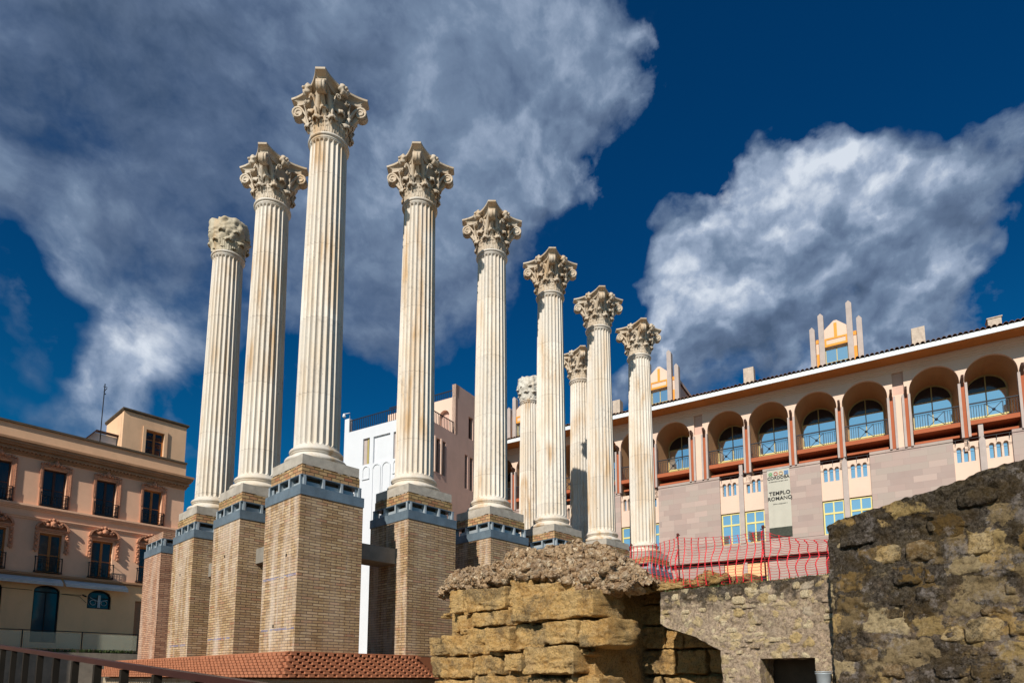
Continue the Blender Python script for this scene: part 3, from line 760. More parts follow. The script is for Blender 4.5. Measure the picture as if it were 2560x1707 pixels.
LBK = [(-2.66,-3.13,-3.32,-2.79),(-3.08,-4.45,-3.34,-2.83),(-4.46,-5.13,-3.29,-2.70),(-5.13,-5.91,-3.24,-2.90),(-5.9,-6.3,-3.18,-2.92),(-2.79,-3.41,-3.8,-3.34),(-3.4,-4.45,-3.68,-3.35),(-4.43,-4.87,-3.71,-3.26),(-4.84,-6.89,-3.68,-3.15),(-1.93,-2.32,-4.27,-3.82),(-2.34,-3.25,-4.29,-3.8),(-3.24,-4.03,-4.29,-3.7),(-4.01,-4.76,-4.24,-3.71),(-4.78,-5.61,-4.2,-3.68),(-5.6,-6.52,-4.14,-3.69),(-6.5,-7.16,-4.21,-3.7),(-1.98,-2.35,-4.79,-4.29),(-2.35,-3.53,-4.79,-4.31),(-3.51,-4.35,-4.71,-4.3),(-4.45,-4.97,-4.64,-4.25),(-4.98,-5.19,-4.69,-4.2),(-5.19,-6.44,-4.7,-4.15),(-2.15,-3.5,-5.35,-4.81),(-3.52,-5.02,-5.3,-4.72),(-5.03,-5.96,-5.26,-4.74),(-5.97,-6.85,-5.24,-4.73)]
PRD = [0,.0,-.03,.02,-.02,-.04,.03,.0,.28,-.03,.02,.0,.20,.10,.26,.20,0,.04,.06,.10,.02,.30,.03,.05,.1,.02]
RBK = [(-5.05,-5.55,-4.48,-4.13),(-5.57,-6.61,-3.36,-2.9),(-6.61,-7.03,-3.27,-3.05),(-5.56,-6.19,-3.65,-3.37),(-6.21,-7.02,-3.69,-3.27),(-5.86,-7.09,-4.17,-3.71),(-7.09,-7.49,-4.17,-3.72),(-5.55,-6.07,-4.7,-4.19),(-6.08,-6.52,-4.71,-4.19),(-6.52,-7.26,-4.69,-4.2),(-7.28,-7.92,-4.69,-4.21),(-5.51,-6.51,-5.3,-4.73),(-6.52,-6.91,-5.28,-4.73),(-6.97,-7.35,-5.27,-4.73),(-7.36,-7.98,-5.25,-4.73),(-7.05,-8.6,-3.69,-3.28),(-7.5,-8.75,-4.17,-3.72),(-7.94,-8.9,-4.69,-4.21),(-8.0,-9.3,-5.25,-4.73)]
rs_ = random.Random(31)
ruin = thing('ruined_wall', 'ruined wall of big ochre sandstone blocks in the foreground under the rubble mound', 'ruin', (2.6, -5, PZ))
mb = MB()
for i, (a, b, z0, z1) in enumerate(LBK): stone(mb, 2.0-2.6, a-.012+5, b+.012+5, z0-PZ+.008, z1-PZ-.008, .8, PRD[i]+.03*sin(i*2.3), i*1.7)
r6 = random.Random(8); zt = -5.26
for row in range(3):
    y = -1.7
    while y > -6.9:
        l = r6.uniform(.6, 1.2); stone(mb, 2.0-2.6, y+5, y-l+5, max(PZ, zt-.5)-PZ, zt-.02-PZ, .8, r6.uniform(0, .1), row*9+y, res=.1); y -= l+.02
    zt -= .5
    if zt < PZ+.2: break
for k in range(46):
    y = rs_.uniform(-6.6, -2.3); z = rs_.choice((-3.33, -3.70, -3.82, -4.27, -4.73)) + rs_.uniform(-.05, .03)
    l = rs_.uniform(.06, .18); stone(mb, 2.0-2.6, y+5, y-l+5, z-.04-PZ, z+.04-PZ, .3, rs_.uniform(-.02, .06), k*3.1, .03, .03, .02)
mb.build('stone_blocks', M['ashlar'], ruin)
mb = MB()
for i, (a, b, z0, z1) in enumerate(RBK): stone(mb, 3.9-2.6, a-.012+5, b+.012+5, z0-PZ+.008, z1-PZ-.008, .7, random.uniform(-.03, .08), i*2.3+50)
mb.build('rear_stone_blocks', M['ashlar'], ruin)
mb = MB(); mb.box(2.22-2.6, 4.3-2.6, -6.55+5, -2.5+5, 0.01, -2.95-PZ); mb.box(4.15-2.6, 4.75-2.6, -10.4+5, -4.4+5, .01, -2.98-PZ)
mb.box(2.22-2.6, 4.3-2.6, -2.5+5, -2.05+5, 0.01, -3.85-PZ)
mb.build('inner_fill', M['ashlar'], ruin)
m_ = MB(); stone(m_, 0, -.28, .28, .0, .62, .45, .1, 3.3, .05, .20, .08)
tag(m_.build('boulder', M['mossy'], None, (1.75, 1.6, -4.24)), 'mossy yellow boulder in the gap between the corner pier and the next pier', 'stone')
# rubble mound
TOP = [(-2.02,-2.75),(-2.10,-2.30),(-2.7,-2.19),(-3.59,-2.26),(-4.0,-2.06),(-4.49,-1.99),(-5.07,-2.0),(-5.49,-1.98),(-5.88,-2.03),(-6.21,-2.13),(-6.5,-2.30),(-6.97,-2.58),(-7.25,-2.80),(-7.5,-3.05)]
BOT = [(-2.02,-2.80),(-2.89,-2.78),(-3.3,-2.76),(-4.53,-2.74),(-5.26,-2.80),(-5.79,-2.95),(-6.53,-3.14),(-7.2,-3.17),(-7.6,-3.12)]
def lerp(T, y):
    for (a, za), (b, zb) in zip(T, T[1:]):
        if b <= y <= a: return za+(zb-za)*(y-a)/(b-a)
    return T[0][1] if y > T[0][0] else T[-1][1]
def mound_pt(y, t):
    """t: 0 lower front lip .. 1 crest .. 2 back"""
    zt, zb = lerp(TOP, y), lerp(BOT, y)+.09*noise.noise(Vector((y*2.4, 3, 0)))+.05*noise.noise(Vector((y*7, 1, 0)))
    if t < .12: q = t/.12; x = 2.10+.3*(1-q); z = zb-.02+.06*q-.05*(1-q)
    elif t <= 1: q = (t-.12)/.88; x = 2.04 + .18*q + .73*q**1.6; z = zb+.04 + (zt-zb-.04)*(1-(1-q)**1.5)
    else: q = t-1; x = 2.75 + 1.9*q; z = zt - 1.3*q*q - .05*q
    p = Vector((x, y, z))
    k = .13*noise.noise(p*2.2) + .12*noise.noise(p*5.5+Vector((5, 0, 0))) + .08*noise.noise(p*11) + .05*noise.noise(p*23)
    return p + Vector((-.75, 0, .65)).normalized()*k*1.2
mb = MB(); ny, nt = 240, 90
vs = [mound_pt(-2.0-5.55*i/ny, 2*j/nt)-Vector((2.6, -5, PZ)) for j in range(nt+1) for i in range(ny+1)]
mb.add(vs, [(j*(ny+1)+i, (j+1)*(ny+1)+i, (j+1)*(ny+1)+i+1, j*(ny+1)+i+1) for j in range(nt) for i in range(ny)], True)
rs = random.Random(21)
def pebble(mb, p, r, rs):
    ax = [rs.uniform(.6, 1.5) for _ in range(3)]; rot = Matrix.Rotation(rs.uniform(0, 6.28), 3, Vector((rs.random(), rs.random(), rs.random()+.1)).normalized())
    vs = []; 
    for d in ((1,0,0),(-1,0,0),(0,1,0),(0,-1,0),(0,0,1),(0,0,-1)): 
        q = Vector(d); q = Vector((q.x*ax[0], q.y*ax[1], q.z*ax[2]))*r*rs.uniform(.8, 1.15); vs.append(rot@q + p)
    for d in ((1,1,1),(-1,1,1),(1,-1,1),(-1,-1,1),(1,1,-1),(-1,1,-1),(1,-1,-1),(-1,-1,-1)):
        q = Vector(d)*.64; q = Vector((q.x*ax[0], q.y*ax[1], q.z*ax[2]))*r*rs.uniform(.8, 1.1); vs.append(rot@q + p)
    fs = []
    for sx, xi in ((1, 0), (-1, 1)):
        for sy, yi in ((1, 2), (-1, 3)):
            for sz, zi in ((1, 4), (-1, 5)):
                ci = 6 + (0 if sx > 0 else 1) + (0 if sy > 0 else 2) + (0 if sz > 0 else 4)
                for tri in ((xi, yi, ci), (yi, zi, ci), (zi, xi, ci)):
                    fs.append(tri if sx*sy*sz > 0 else tri[::-1])
    mb.add(vs, fs)
for k in range(150):
    y = rs.uniform(-7.3, -2.2); t = rs.uniform(.12, 1.1)
    mb.ball(tuple(mound_pt(y, t)-Vector((2.6, -5, PZ))+Vector((.04,0,-.04))), rs.uniform(.06, .14), 10, 7, .8, (1, 1.2, .75))
for k in range(3400):
    y = rs.uniform(-7.45, -2.12); t = rs.uniform(.08, 1.25)
    pebble(mb, mound_pt(y, t)-Vector((2.6, -5, PZ))+Vector((.012,0,-.012)), rs.choice((.02, .028, .033, .04, .05, .07)), rs)
mb.build('rubble_core', M['congl'], ruin)
# small ledge of loose lumps right of the mound
mb = MB()
for k in range(60):
    y = rs.uniform(-8.6, -7.0); x = rs.uniform(3.0, 4.4); r = rs.uniform(.07, .20)
    mb.ball((x-2.6, y+5, -3.10-PZ+.10*rs.random()+.08*(x-3)), r, 10, 8, .9, (1.2, 1.3, .6))
mb.build('loose_lumps', M['ashlar'], ruin)

# ------------------------------------------------------------------ tan wall with the cut-away arch and the window hole
def rough_sheet(mb, org, ex, ez, nrm, prof, u0, u1, z0, z1, res, amp, holes=(), seed=0):
    """vertical rough face; prof(u)->(zbot, ztop)"""
    nu = int((u1-u0)/res); nz = int((z1-z0)/res); idx = {}; vs = []; fs = []
    for i in range(nu+1):
        u = u0+(u1-u0)*i/nu; zb, zt = prof(u)
        for j in range(nz+1):
            z = zb+(zt-zb)*j/nz
            p = org + ex*u + ez*z
            k = amp*(noise.noise(p*1.3+Vector((seed,0,0)))*1.3 + noise.noise(p*3.6)*1.2 + abs(noise.noise(p*7.0))*1.2 + noise.noise(p*15)*.7 + noise.noise(p*31)*.4)
            idx[i, j] = len(vs); vs.append(p + nrm*k)
    for i in range(nu):
        for j in range(nz):
            a = [idx[i, j], idx[i+1, j], idx[i+1, j+1], idx[i, j+1]]
            fs.append(tuple(a))
    mb.add(vs, fs, True)
    return [vs[idx[i, nz]] for i in range(nu+1)], [vs[idx[i, 0]] for i in range(nu+1)], [vs[idx[0, j]] for j in range(nz+1)], [vs[idx[nu, j]] for j in range(nz+1)]
def strip(mb, row, off, flip=False, rough=.03, n=5):
    vs = []
    for j in range(n+1):
        for p in row:
            q = Vector(p)+off*j/n
            if 0 < j: q = q + Vector((0, 0, 1))*rough*noise.noise(q*5) + Vector((0, 1, 0))*rough*.5*noise.noise(q*6)
            vs.append(q)
    m = len(row); fs = [(j*m+i, j*m+i+1, (j+1)*m+i+1, (j+1)*m+i) for j in range(n) for i in range(m-1)]
    if flip: fs = [f[::-1] for f in fs]
    mb.add(vs, fs, True)
aw = thing('arch_wall', 'tan rubble wall with a cut-away arch and a square dark hole under the red netting', 'wall', (2.7, -9, PZ))
O = Vector((0, 0, 0)); EX = Vector((0, -1, 0)); EZ = Vector((0, 0, 1)); NR = Vector((-1, 0, 0)); BK = Vector((.55, 0, 0))
TZ = -3.215-PZ
def tp(u): y = -9-u; return TZ + .045*noise.noise(Vector((y*2.2, 0, 1)))+.03*noise.noise(Vector((y*7, 4, 1)))
def bp(u):
    y = -9-u
    for (a, za), (b, zb) in zip([(-7.66,-3.78),(-7.8,-3.87),(-8.33,-4.05),(-8.79,-4.30)], [(-7.8,-3.87),(-8.33,-4.05),(-8.79,-4.30),(-8.80,-4.30)]):
        if b <= y <= a: return za+(zb-za)*(y-a)/(b-a)-PZ
    return 0.0
mb = MB()
# section over the arch, jamb, over the hole, right of the hole
for (ua, ub, fb, ft, zr) in ((-1.33, -.21, bp, tp, .6), (-.21, .44, lambda u: 0.0, tp, 3.2), (.44, 1.275, lambda u: -4.445-PZ, tp, 1.2), (1.275, 1.9, lambda u: 0.0, tp, 3.2)):
    T_, B_, L_, R2_ = rough_sheet(mb, O, EX, EZ, NR, lambda u: (fb(u), ft(u)), ua, ub, 0, zr, .028, .040)
    strip(mb, T_, BK)
    if ua == -1.33: strip(mb, B_, BK, True); strip(mb, L_, BK)
    if ua == -.21: strip(mb, L_, BK, False); strip(mb, R2_, BK, True)
    if ua == .44: strip(mb, B_, BK, True)
    if ua == 1.275: strip(mb, L_, BK)
wall_mb = mb
mb = MB(); mb.box(.62, .95, -1.6, -.2, .01, TZ-1.05); mb.box(.62, .95, -.2, -.1, .01, TZ-1.0); mb.build('hole_back', M['slate'], aw)
ws = random.Random(77); st_ = [MB(), MB()]
y = None; z = .9
while z < 3.08:
    h = ws.uniform(.07, .15); y = 1.27
    while y > -1.85:
        l = ws.uniform(.09, .24)
        y0, y1 = y-l, y; zb, zt = z+ws.uniform(-.02, .02), z+h*ws.uniform(.75, .98)
        yw = (y0+y1)/2-9; lo = 0
        for (a, za), (b, zb_) in zip([(-7.66,-3.70),(-7.8,-3.80),(-8.33,-3.98),(-8.79,-4.22)], [(-7.8,-3.80),(-8.33,-3.98),(-8.79,-4.22),(-8.82,-4.24)]):
            if b <= yw <= a: lo = za+(zb_-za)*(yw-a)/(b-a)-PZ
        inhole = y1 > -1.32 and y0 < -.40 and zb < -4.40-PZ
        if zb > lo+.03 and not inhole and ws.random() < .62: stone(st_[ws.random() < .35], .045, y0, y1, zb, zt, .12, .055+ws.uniform(0, .03), ws.uniform(0, 99), .022, .05, .012)
        y -= l+ws.uniform(.01, .06)
    z += h+.012
merged('masonry', [(wall_mb, M['archwall'], 0), (st_[0], M['archwall'], 0), (st_[1], M['tanstone'], 0)], aw)
# mossy weeds along the top of that wall
mb = MB()
for k in range(900):
    y = rs.uniform(-1.7, 1.3); x = rs.uniform(.05, .5); a = rs.uniform(0, 6.28); h = rs.uniform(.012, .035)
    p = Vector((x, y, TZ + .0)); mb.add([p+Vector((.012*cos(a), .012*sin(a), 0)), p-Vector((.012*cos(a), .012*sin(a), 0)), p+Vector((rs.uniform(-.02,.02), rs.uniform(-.02,.02), h+.02))], [(0,1,2)])
mb.build('moss', M['leafgreen'], aw)

# ------------------------------------------------------------------ dark lichen wall at the right edge
DA = radians(-96.71); EXD = Vector((cos(DA), sin(DA), 0)); NRD = Vector((sin(DA), -cos(DA), 0))
if NRD.x > 0: NRD = -NRD
dw = thing('lichen_wall', 'tall dark stone wall crusted with black lichen, rising to the right edge of the picture', 'wall', (1.859, -10.808, PZ))
TP = [(-.05,-2.70),(0,-2.66),(.25,-2.60),(.5,-2.56),(.74,-2.53),(1.02,-2.485),(1.28,-2.465),(1.54,-2.40),(1.85,-2.33),(2.15,-2.30),(3.2,-2.2),(4.2,-2.2)]
def dtop(u):
    for (a, za), (b, zb) in zip(TP, TP[1:]):
        if a <= u <= b: return za+(zb-za)*(u-a)/(b-a)-PZ + .02*noise.noise(Vector((u*4, 0, 0)))+.02*noise.noise(Vector((u*13, 2, 0)))
    return -2.2-PZ
mb = MB()
T_, B_, L_, R2_ = rough_sheet(mb, Vector((0,0,0)), EXD, EZ, NRD, lambda u: (0.0, dtop(u)), -.03, 4.0, 0, 4.1, .024, .048, seed=9)
strip(mb, T_, -NRD*.75); strip(mb, L_, -NRD*.75, True)
wall_mb = mb
st_ = [MB(), MB(), MB()]; z = .9
while z < 4.2:
    h = ws.uniform(.14, .32); u = .03+ws.uniform(0, .1)
    while u < 3.4:
        l = ws.uniform(.16, .52); zc_ = z+h+.06
        if zc_ < dtop(u)-.03 and zc_ < dtop(u+l)-.03 and ws.random() < .66:
            r_ = ws.random(); k = 0 if r_ < .55 else (1 if r_ < .80 else 2)
            stone(st_[k], .03, -u-l, -u, z+ws.uniform(-.03, .03), z+h*ws.uniform(.75, 1), .15, .045+ws.uniform(.0, .04), ws.uniform(0, 99), .022, .07, .026)
        u += l+ws.uniform(.01, .07)
    z += h+.02
q_ = radians(-6.71); merged('masonry', [(wall_mb, M['mossy'], 0), (st_[0], M['mossy'], q_), (st_[1], M['oldstone'], q_), (st_[2], M['brownstone'], q_)], dw)
# small steel bin/pipe at the foot between both walls
bn = thing('metal_bucket', 'grey metal bucket standing against the foot of the tan wall beside the dark hole', 'bucket', (2.52, -10.42, -5.10))
MB().lathe([(.07,0),(.105,.40),(.115,.41),(.115,.425),(.10,.425),(.095,.40),(.06,.03),(0.001,.03)], 24).build('body', M['steellight'], bn)
mb = MB(); mb.tube([(.11*cos(a), .11*sin(a), .42+.02) for a in [2*pi*k/16 for k in range(17)]], .008); mb.build('rim', M['steellight'], bn)
mb = MB(); mb.box(-.35, .18, -.2, .25, PZ+5.10+.01, -.001); tag(mb.build('stone_block', M['archwall'], None, (2.52, -10.42, -5.10)), 'rough tan stone block under the metal bucket', 'stone')

# ------------------------------------------------------------------ red safety netting
net = thing('safety_netting', 'red plastic safety netting sagging between thin rods on top of the ruins', 'netting', (3, -8, -3.1))
PN = [Vector((3.75,-6.40,-2.95)), Vector((2.98,-7.90,-3.12)), Vector((2.98,-9.46,-3.16)), Vector((2.98,-10.75,-3.16))]
HT = [.92, .93, .83, .53]; off = Vector((3, -8, -3.1))
fine = MB(); thick = MB(); rn = random.Random(4)
for s_ in range(3):
    a, b = PN[s_], PN[s_+1]; L = (b-a).length; nv = max(6, int(L/.135)); rows = 17
    def pt(u, h, s_=s_, a=a, b=b):
        p = a.lerp(b, u); H = HT[s_]*(1-u)+HT[s_+1]*u
        sag = .05*sin(pi*u)*h + (.10*sin(pi*u)*max(0, h-.6) if s_ == 2 else 0)
        zz_ = H*h - sag + .012*noise.noise(Vector((u*7+s_*9, h*4, 0)))
        wob = .06*noise.noise(Vector((u*3+s_*5, h*1.6, 7)))*(1-.3*h) + .035*sin(h*9+s_)
        # the net drags sideways as it falls
        dr = (b-a).normalized()*(-.055*(1-h)+.05*noise.noise(Vector((u*4, h*3+s_, 2))))
        return p + Vector((-.03+wob, 0, zz_)) + dr - off
    for r_ in range(rows+1):
        h = r_/rows
        pts = [pt(i/(nv*3), h) + Vector((0, 0, -.012*sin(pi*((i/3) % 1)))) for i in range(nv*3+1)]
        fine.tube(pts, .0036, 3, False)
    for i in range(nv+1):
        u = i/nv; pts = [pt(u, j/34) for j in range(35)]
        rad = [.012 if j % 2 else .0045 for j in range(35)]
        if s_ == 2 and u > .35: pts = [p + Vector((0, -.05*sin(j*.5)*(j/34)**3, 0)) for j, p in enumerate(pts)]
        thick.tube(pts, rad, 4, False)
fine.build('fine_strands', M['netfine'], net); thick.build('thick_strands', M['net'], net)
# bunched net at its left end
mb = MB()
for k in range(16):
    p = [Vector((3.78+rn.uniform(-.04,.04), -6.38+rn.uniform(-.02,.10)+.05*sin(j*.9+k), -3.05+.055*j+rn.uniform(-.01,.01)))-off for j in range(11)]
    mb.tube(p, .006, 3, False)
mb.build('bunched_end', M['net'], net)
GR = 'thin rods holding the red netting'
for i, (p, h, lab) in enumerate(((PN[0], .95, 'rusty rod at the left end of the red netting, by the rubble mound'), (PN[1], .97, 'rusty rod holding the red netting, the middle one of three'), (PN[2], .90, 'rusty rod holding the red netting in front of the banner foot'))):
    r_ = MB(); r_.tube([(.02*i, 0, -.10), (.012, 0, h*.5), (0, .0, h)], .013, 6); r_.ball((0, 0, h+.01), .028, 8, 6); r_.tube([(-.02, -.05, h-.01), (0.0, .04, h-.03)], .009, 5)
    tag(r_.build('netting_rod', M['rodrust'], None, tuple(p)), lab, 'rod', GR)

# ------------------------------------------------------------------ near handrail
A = Vector((-5.732, -9.198, -4.726)); B = Vector((-5.879, -2.567, -4.333)); D = (B-A)/9
hr = thing('handrail', 'rust-red sloping handrail on dark posts at the bottom left', 'railing', (A.x, A.y, -5.9))
og = Vector((A.x, A.y, -5.9))
def hp(i): return A + D*i + Vector((0, 0, .14*max(0, (i-3)/6)*(1-max(0, (i-3)/6))*0))
mb = MB(); ps = [hp(i) for i in range(-5, 13)]
for p, q in zip(ps, ps[1:]): mb.bar(p-og+Vector((0,0,-.024)), q-og+Vector((0,0,-.024)), .075, .046)
mb.build('top_rail', M['rail'], hr)
for i in range(-5, 13):
    p = hp(i)-og; m_ = MB(); m_.box(p.x-.028, p.x+.028, p.y-.028, p.y+.028, p.z-1.12, p.z-.053); m_.build('post', M['post'], hr)
mb = MB(); mb.bar(hp(-5)-og+Vector((0,0,-1.13)), hp(12)-og+Vector((0,0,-1.13)), .20, .10); mb.build('bottom_rail', M['post'], hr)
rp = MB(); a = hp(-5); b = hp(12)
rp.hexa([(a.x-1.6,a.y,PZ+.004),(a.x+.12,a.y,PZ+.004),(b.x+.12,b.y,PZ+.004),(b.x-1.6,b.y,PZ+.004),(a.x-1.6,a.y,a.z-1.19),(a.x+.12,a.y,a.z-1.19),(b.x+.12,b.y,b.z-1.19),(b.x-1.6,b.y,b.z-1.19)])
tag(rp.build('walkway', M['concrete']), kind='structure')

# ------------------------------------------------------------------ far parapet, railing and odds and ends by the street
pw = thing('parapet_wall', 'stained grey plaster retaining wall below the street railing at the left', 'wall', (-6, 23.3, PZ))
mb = MB(); mb.box(-14, 13.5, -.55, 0.02, .01, -3.60-PZ); mb.build('wall', M['plaster'], pw)
mb = MB(); mb.box(-14, 13.5, -.62, .06, -3.60-PZ, -3.53-PZ); mb.build('coping', M['slate'], pw)
mb = MB()
for k in range(260):
    x = rs.gauss(7.5, 1.2); 
    if not -13 < x < 13: continue
    y = -.60+rs.uniform(-.1, .1); h = rs.uniform(.05, .16); a = rs.uniform(0, 3.1)
    mb.add([(x-.05*cos(a), y-.05*sin(a), -3.56-PZ), (x+.05*cos(a), y+.05*sin(a), -3.56-PZ), (x+rs.uniform(-.1,.1), y-.05, -3.56-PZ+h), (x+.03, y+.05, -3.66-PZ)], [(0,1,2),(0,3,1)])
mb.build('weeds', M['leafgreen'], pw)
fr = thing('street_railing', 'thin dark street railing with glass infill in front of the cream ground floor', 'railing', (-6, 23.05, -3.53))
px_ = [-9.5, -6.6, -3.7, -.8, 1.6, 4.0, 6.35, 8.8, 11.2]
for x in px_: m_ = MB(); m_.box(x-.02, x+.02, -.02, .02, 0, .90 if x < 3 else .93); m_.build('post', M['iron'], fr)
mb = MB()
for a, b in zip(px_, px_[1:]):
    f = lambda x: .60 + .30*min(1, max(0, (x+9.5)/15.9)) if x < 6.35 else .90
    mb.bar((a, 0, .93 if a > 3 else .90), (b, 0, .93 if b > 3 else .90), .045, .04); mb.bar((a, 0, .05), (b, 0, .05), .03, .03)
mb.build('top_rail', M['iron'], fr)
gm = NT('clear_panel', .1, .5)
gm.b.inputs['Alpha'].default_value = .28; gmm = gm.out((.55, .55, .42))
for a, b in zip(px_, px_[1:]): m_ = MB(); m_.box(a+.05, b-.05, -.006, .006, .10, .86); m_.build('infill_panel', gmm, fr)
# marble fragments and a low kerb on the pit floor at the left
GF = 'marble fragments on the excavation floor'
frg = [(-3.2, 8.5, .55, .35, .9, 'squared pale marble fragment on the pit floor nearest the podium ledge'), (-4.6, 11.0, .45, .45, 1.15, 'upright pale marble fragment on the pit floor behind the handrail'),
       (-2.6, 12.5, .8, .4, .7, 'low wide marble fragment on the pit floor in front of the plaster wall'), (-5.4, 7.0, .35, .35, 1.25, 'tan brick stump on the pit floor behind the handrail')]
for k, (x, y, a, b, h, lab) in enumerate(frg):
    m_ = MB(); stone(m_, 0, -a, a, 0, h, b*1.6, .05, k*5.5, .09, .06, .03)
    tag(m_.build('marble_fragment', M['brick2'] if k == 3 else M['plaster'], None, (x, y, PZ)), lab, 'stone', GF)

# ------------------------------------------------------------------ left building (salmon, three floors and a roof pavilion)
LB = thing('salmon_building', 'salmon town house with ornate window surrounds and iron balconies, filling the left side', 'building', (0, 27, -3.6), radians(2))
def L(z): return z+3.6
mb = MB(); wins = []
top_w = [(-3.55,-2.53), (-1.17,-.13), (1.28,2.27), (3.68,4.69)]
mid_w = [(-3.5,-2.50), (-1.10,-.10), (1.30,2.32), (3.70,4.72)]
XL, XR = -14.0, 5.95
more = [-5.97-2.43*k for k in range(3)]
top_w = [(x, x+1.02) for x in more] + top_w; mid_w = [(x, x+1.02) for x in more] + mid_w
ops = [(a, b, L(4.22), L(6.30), None) for a, b in top_w] + [(a, b, L(.68), L(2.80), None) for a, b in mid_w]
panel(mb, XL, XR, L(.50), L(6.9), ops, 0, .35)
mb.build('upper_wall', M['stuccoL'], LB)
mb = MB(); panel(mb, XL, XR, 0.02, L(.50), [(-1.12, .02, L(-3.0), L(.02), .32), (-3.6, -2.42, L(-1.7), L(.02), .32), (1.29, 2.44, L(-1.03), L(.01), .42), (3.66, 4.3, L(-3.3), L(-.42), None)], .015, .35)
mb.build('ground_floor_wall', M['cream'], LB)
mb = MB(); mb.box(XL, XR, .02, .5, L(6.9), L(8.34)); mb.build('attic_wall', M['stuccoU'], LB)
mb = MB(); mb.box(XL, XR+.02, -.10, .55, L(8.34), L(8.45)); mb.build('roof_coping', M['slate'], LB)
mb = MB()
for (o_, a, b) in ((.10, 6.72, 6.80), (.16, 6.80, 6.92), (.30, 6.92, 6.99), (.24, 6.99, 7.10), (.42, 7.10, 7.20), (.52, 7.20, 7.33), (.60, 7.33, 7.45)): mb.box(XL, XR+o_*.5, -o_, .02, L(a), L(b))
x = XL
while x < XR: mb.box(x, x+.09, -.295, -.02, L(6.86), L(6.93)); x += .18
mb.build('main_cornice', M['trimL'], LB)
mb = MB(); 
for (o_, a, b) in ((.06, 3.42, 3.52), (.12, 3.52, 3.58), (.05, 3.58, 3.90), (.12, 3.90, 3.98), (.20, 3.98, 4.06), (.26, 4.06, 4.16)): mb.box(XL, XR, -o_, .02, L(a), L(b))
mb.build('belt_course', M['stuccoL'], LB)
mb = MB(); mb.box(XL, XR, -.20, .02, L(.50), L(.60)); mb.box(XL, XR, -.10, .02, L(.43), L(.50)); mb.build('ledge', M['trimL'], LB)
mb = MB(); mb.box(XL, XR, .40, 9, 0.02, L(8.0)); mb.build('body', M['stuccoU'], LB)
def fr_window(parent, a, b, z0, z1, wood, glass, y=.22, curtain=None, bars=2):
    f = MB(); c_ = (a+b)/2
    f.box(a, a+.07, y, y+.06, z0, z1); f.box(b-.07, b, y, y+.06, z0, z1); f.box(a+.07, b-.07, y, y+.06, z1-.09, z1); f.box(a+.07, b-.07, y, y+.06, z0, z0+.10)
    f.box(c_-.06, c_+.06, y-.015, y+.06, z0+.1, z1-.09); f.box(a+.07, c_-.06, y+.01, y+.05, z0+.95, z0+1.0); f.box(c_+.06, b-.07, y+.01, y+.05, z0+.95, z0+1.0)
    w_ = f.build('window', wood, parent)
    p_ = MB(); p_.box(a+.07, b-.07, y+.03, y+.035, z0+.1, z1-.09); p_.build('pane', glass, w_)
    return w_
def balcony(parent, a, b, z0, h, proj=.13, mat=None):
    m_ = MB(); y = -proj
    m_.bar((a, y, z0+h), (b, y, z0+h), .03, .03); m_.bar((a, y, z0+.05), (b, y, z0+.05), .03, .03); m_.bar((a, y, z0+h*.82), (b, y, z0+h*.82), .014, .014)
    for x in (a, b): m_.bar((x, y, z0), (x, y, z0+h+.03), .04, .04); m_.bar((x, y, z0+h), (x, .05, z0+h), .025, .025); m_.bar((x, y, z0+.05), (x, .05, z0+.05), .025, .025)
    n = 9
    for k in range(1, n):
        x = a+(b-a)*k/n; m_.bar((x, y, z0+.05), (x, y, z0+h), .014, .014)
    for k in range(n):
        x = a+(b-a)*(k+.5)/n
        if k % 3 != 1:
            continue
    for k in range(3):
        xc = a+(b-a)*(k+.5)/3
        for sg in (-1, 1):
            for zc in (.30, .60):
                pts = [(xc+sg*(.05+.045*(1-t/13)*cos(t*.95)), y, z0+h*zc+.085*(1-t/14)*sin(t*.95)) for t in range(13)]
                m_.tube(pts, .008, 4)
    m_.box(a-.03, b+.03, y-.02, .04, z0-.03, z0+.0)
    m_.build('balcony_railing', mat or M['iron'], parent)
for i, (a, b) in enumerate(top_w):
    fr_window(LB, a, b, L(4.22), L(6.30), M['darkwood'] if i != 6 else M['wood'], M['dkglass'])
    balcony(LB, a-.06, b+.10, L(4.26), .70)
    # surround with rope edge and shell keystone
    s_ = MB(); fa, fb = a-.13, b+.18
    s_.box(fa, a, -.07, .02, L(4.20), L(6.36)); s_.box(b, fb, -.07, .02, L(4.20), L(6.36)); s_.box(fa, fb, -.07, .02, L(6.36), L(6.47))
    s_.box(fa-.03, a-.06, -.10, -.07, L(5.2), L(6.47)); s_.box(b+.10, fb+.03, -.10, -.07, L(4.9), L(6.47))
    for k in range(26):
        z = L(4.25)+k*.082; s_.ball((fb-.0, -.09, z), .035, 6, 4)
        if z > L(5.4): s_.ball((fa+.0, -.09, z), .030, 6, 4)
    for k in range(13):
        t = k/12; x = fa+(fb-fa)*t; z = L(6.50)+.05*sin(pi*t)+.05*abs(sin(t*pi*3)); s_.ball((x, -.10, z), .055, 8, 5, .5)
    s_.build('window_surround', M['ornament'], LB)
    k_ = MB(); c_ = (a+b)/2+.02
    k_.ball((c_, -.14, L(6.60)), .12, 12, 8, .5, (1, .8, 1.2)); k_.ball((c_-.17, -.11, L(6.55)), .08, 10, 6, .5); k_.ball((c_+.17, -.11, L(6.55)), .08, 10, 6, .5); k_.ball((c_, -.13, L(6.76)), .06, 8, 6, .4)
    for sg in (-1, 1): k_.tube([(c_+sg*(.10+.05*t+.06*sin(t)), -.11, L(6.48)+.06*cos(t*1.3)) for t in range(7)], .035, 6)
    k_.build('keystone_ornament', M['ornament'], LB)
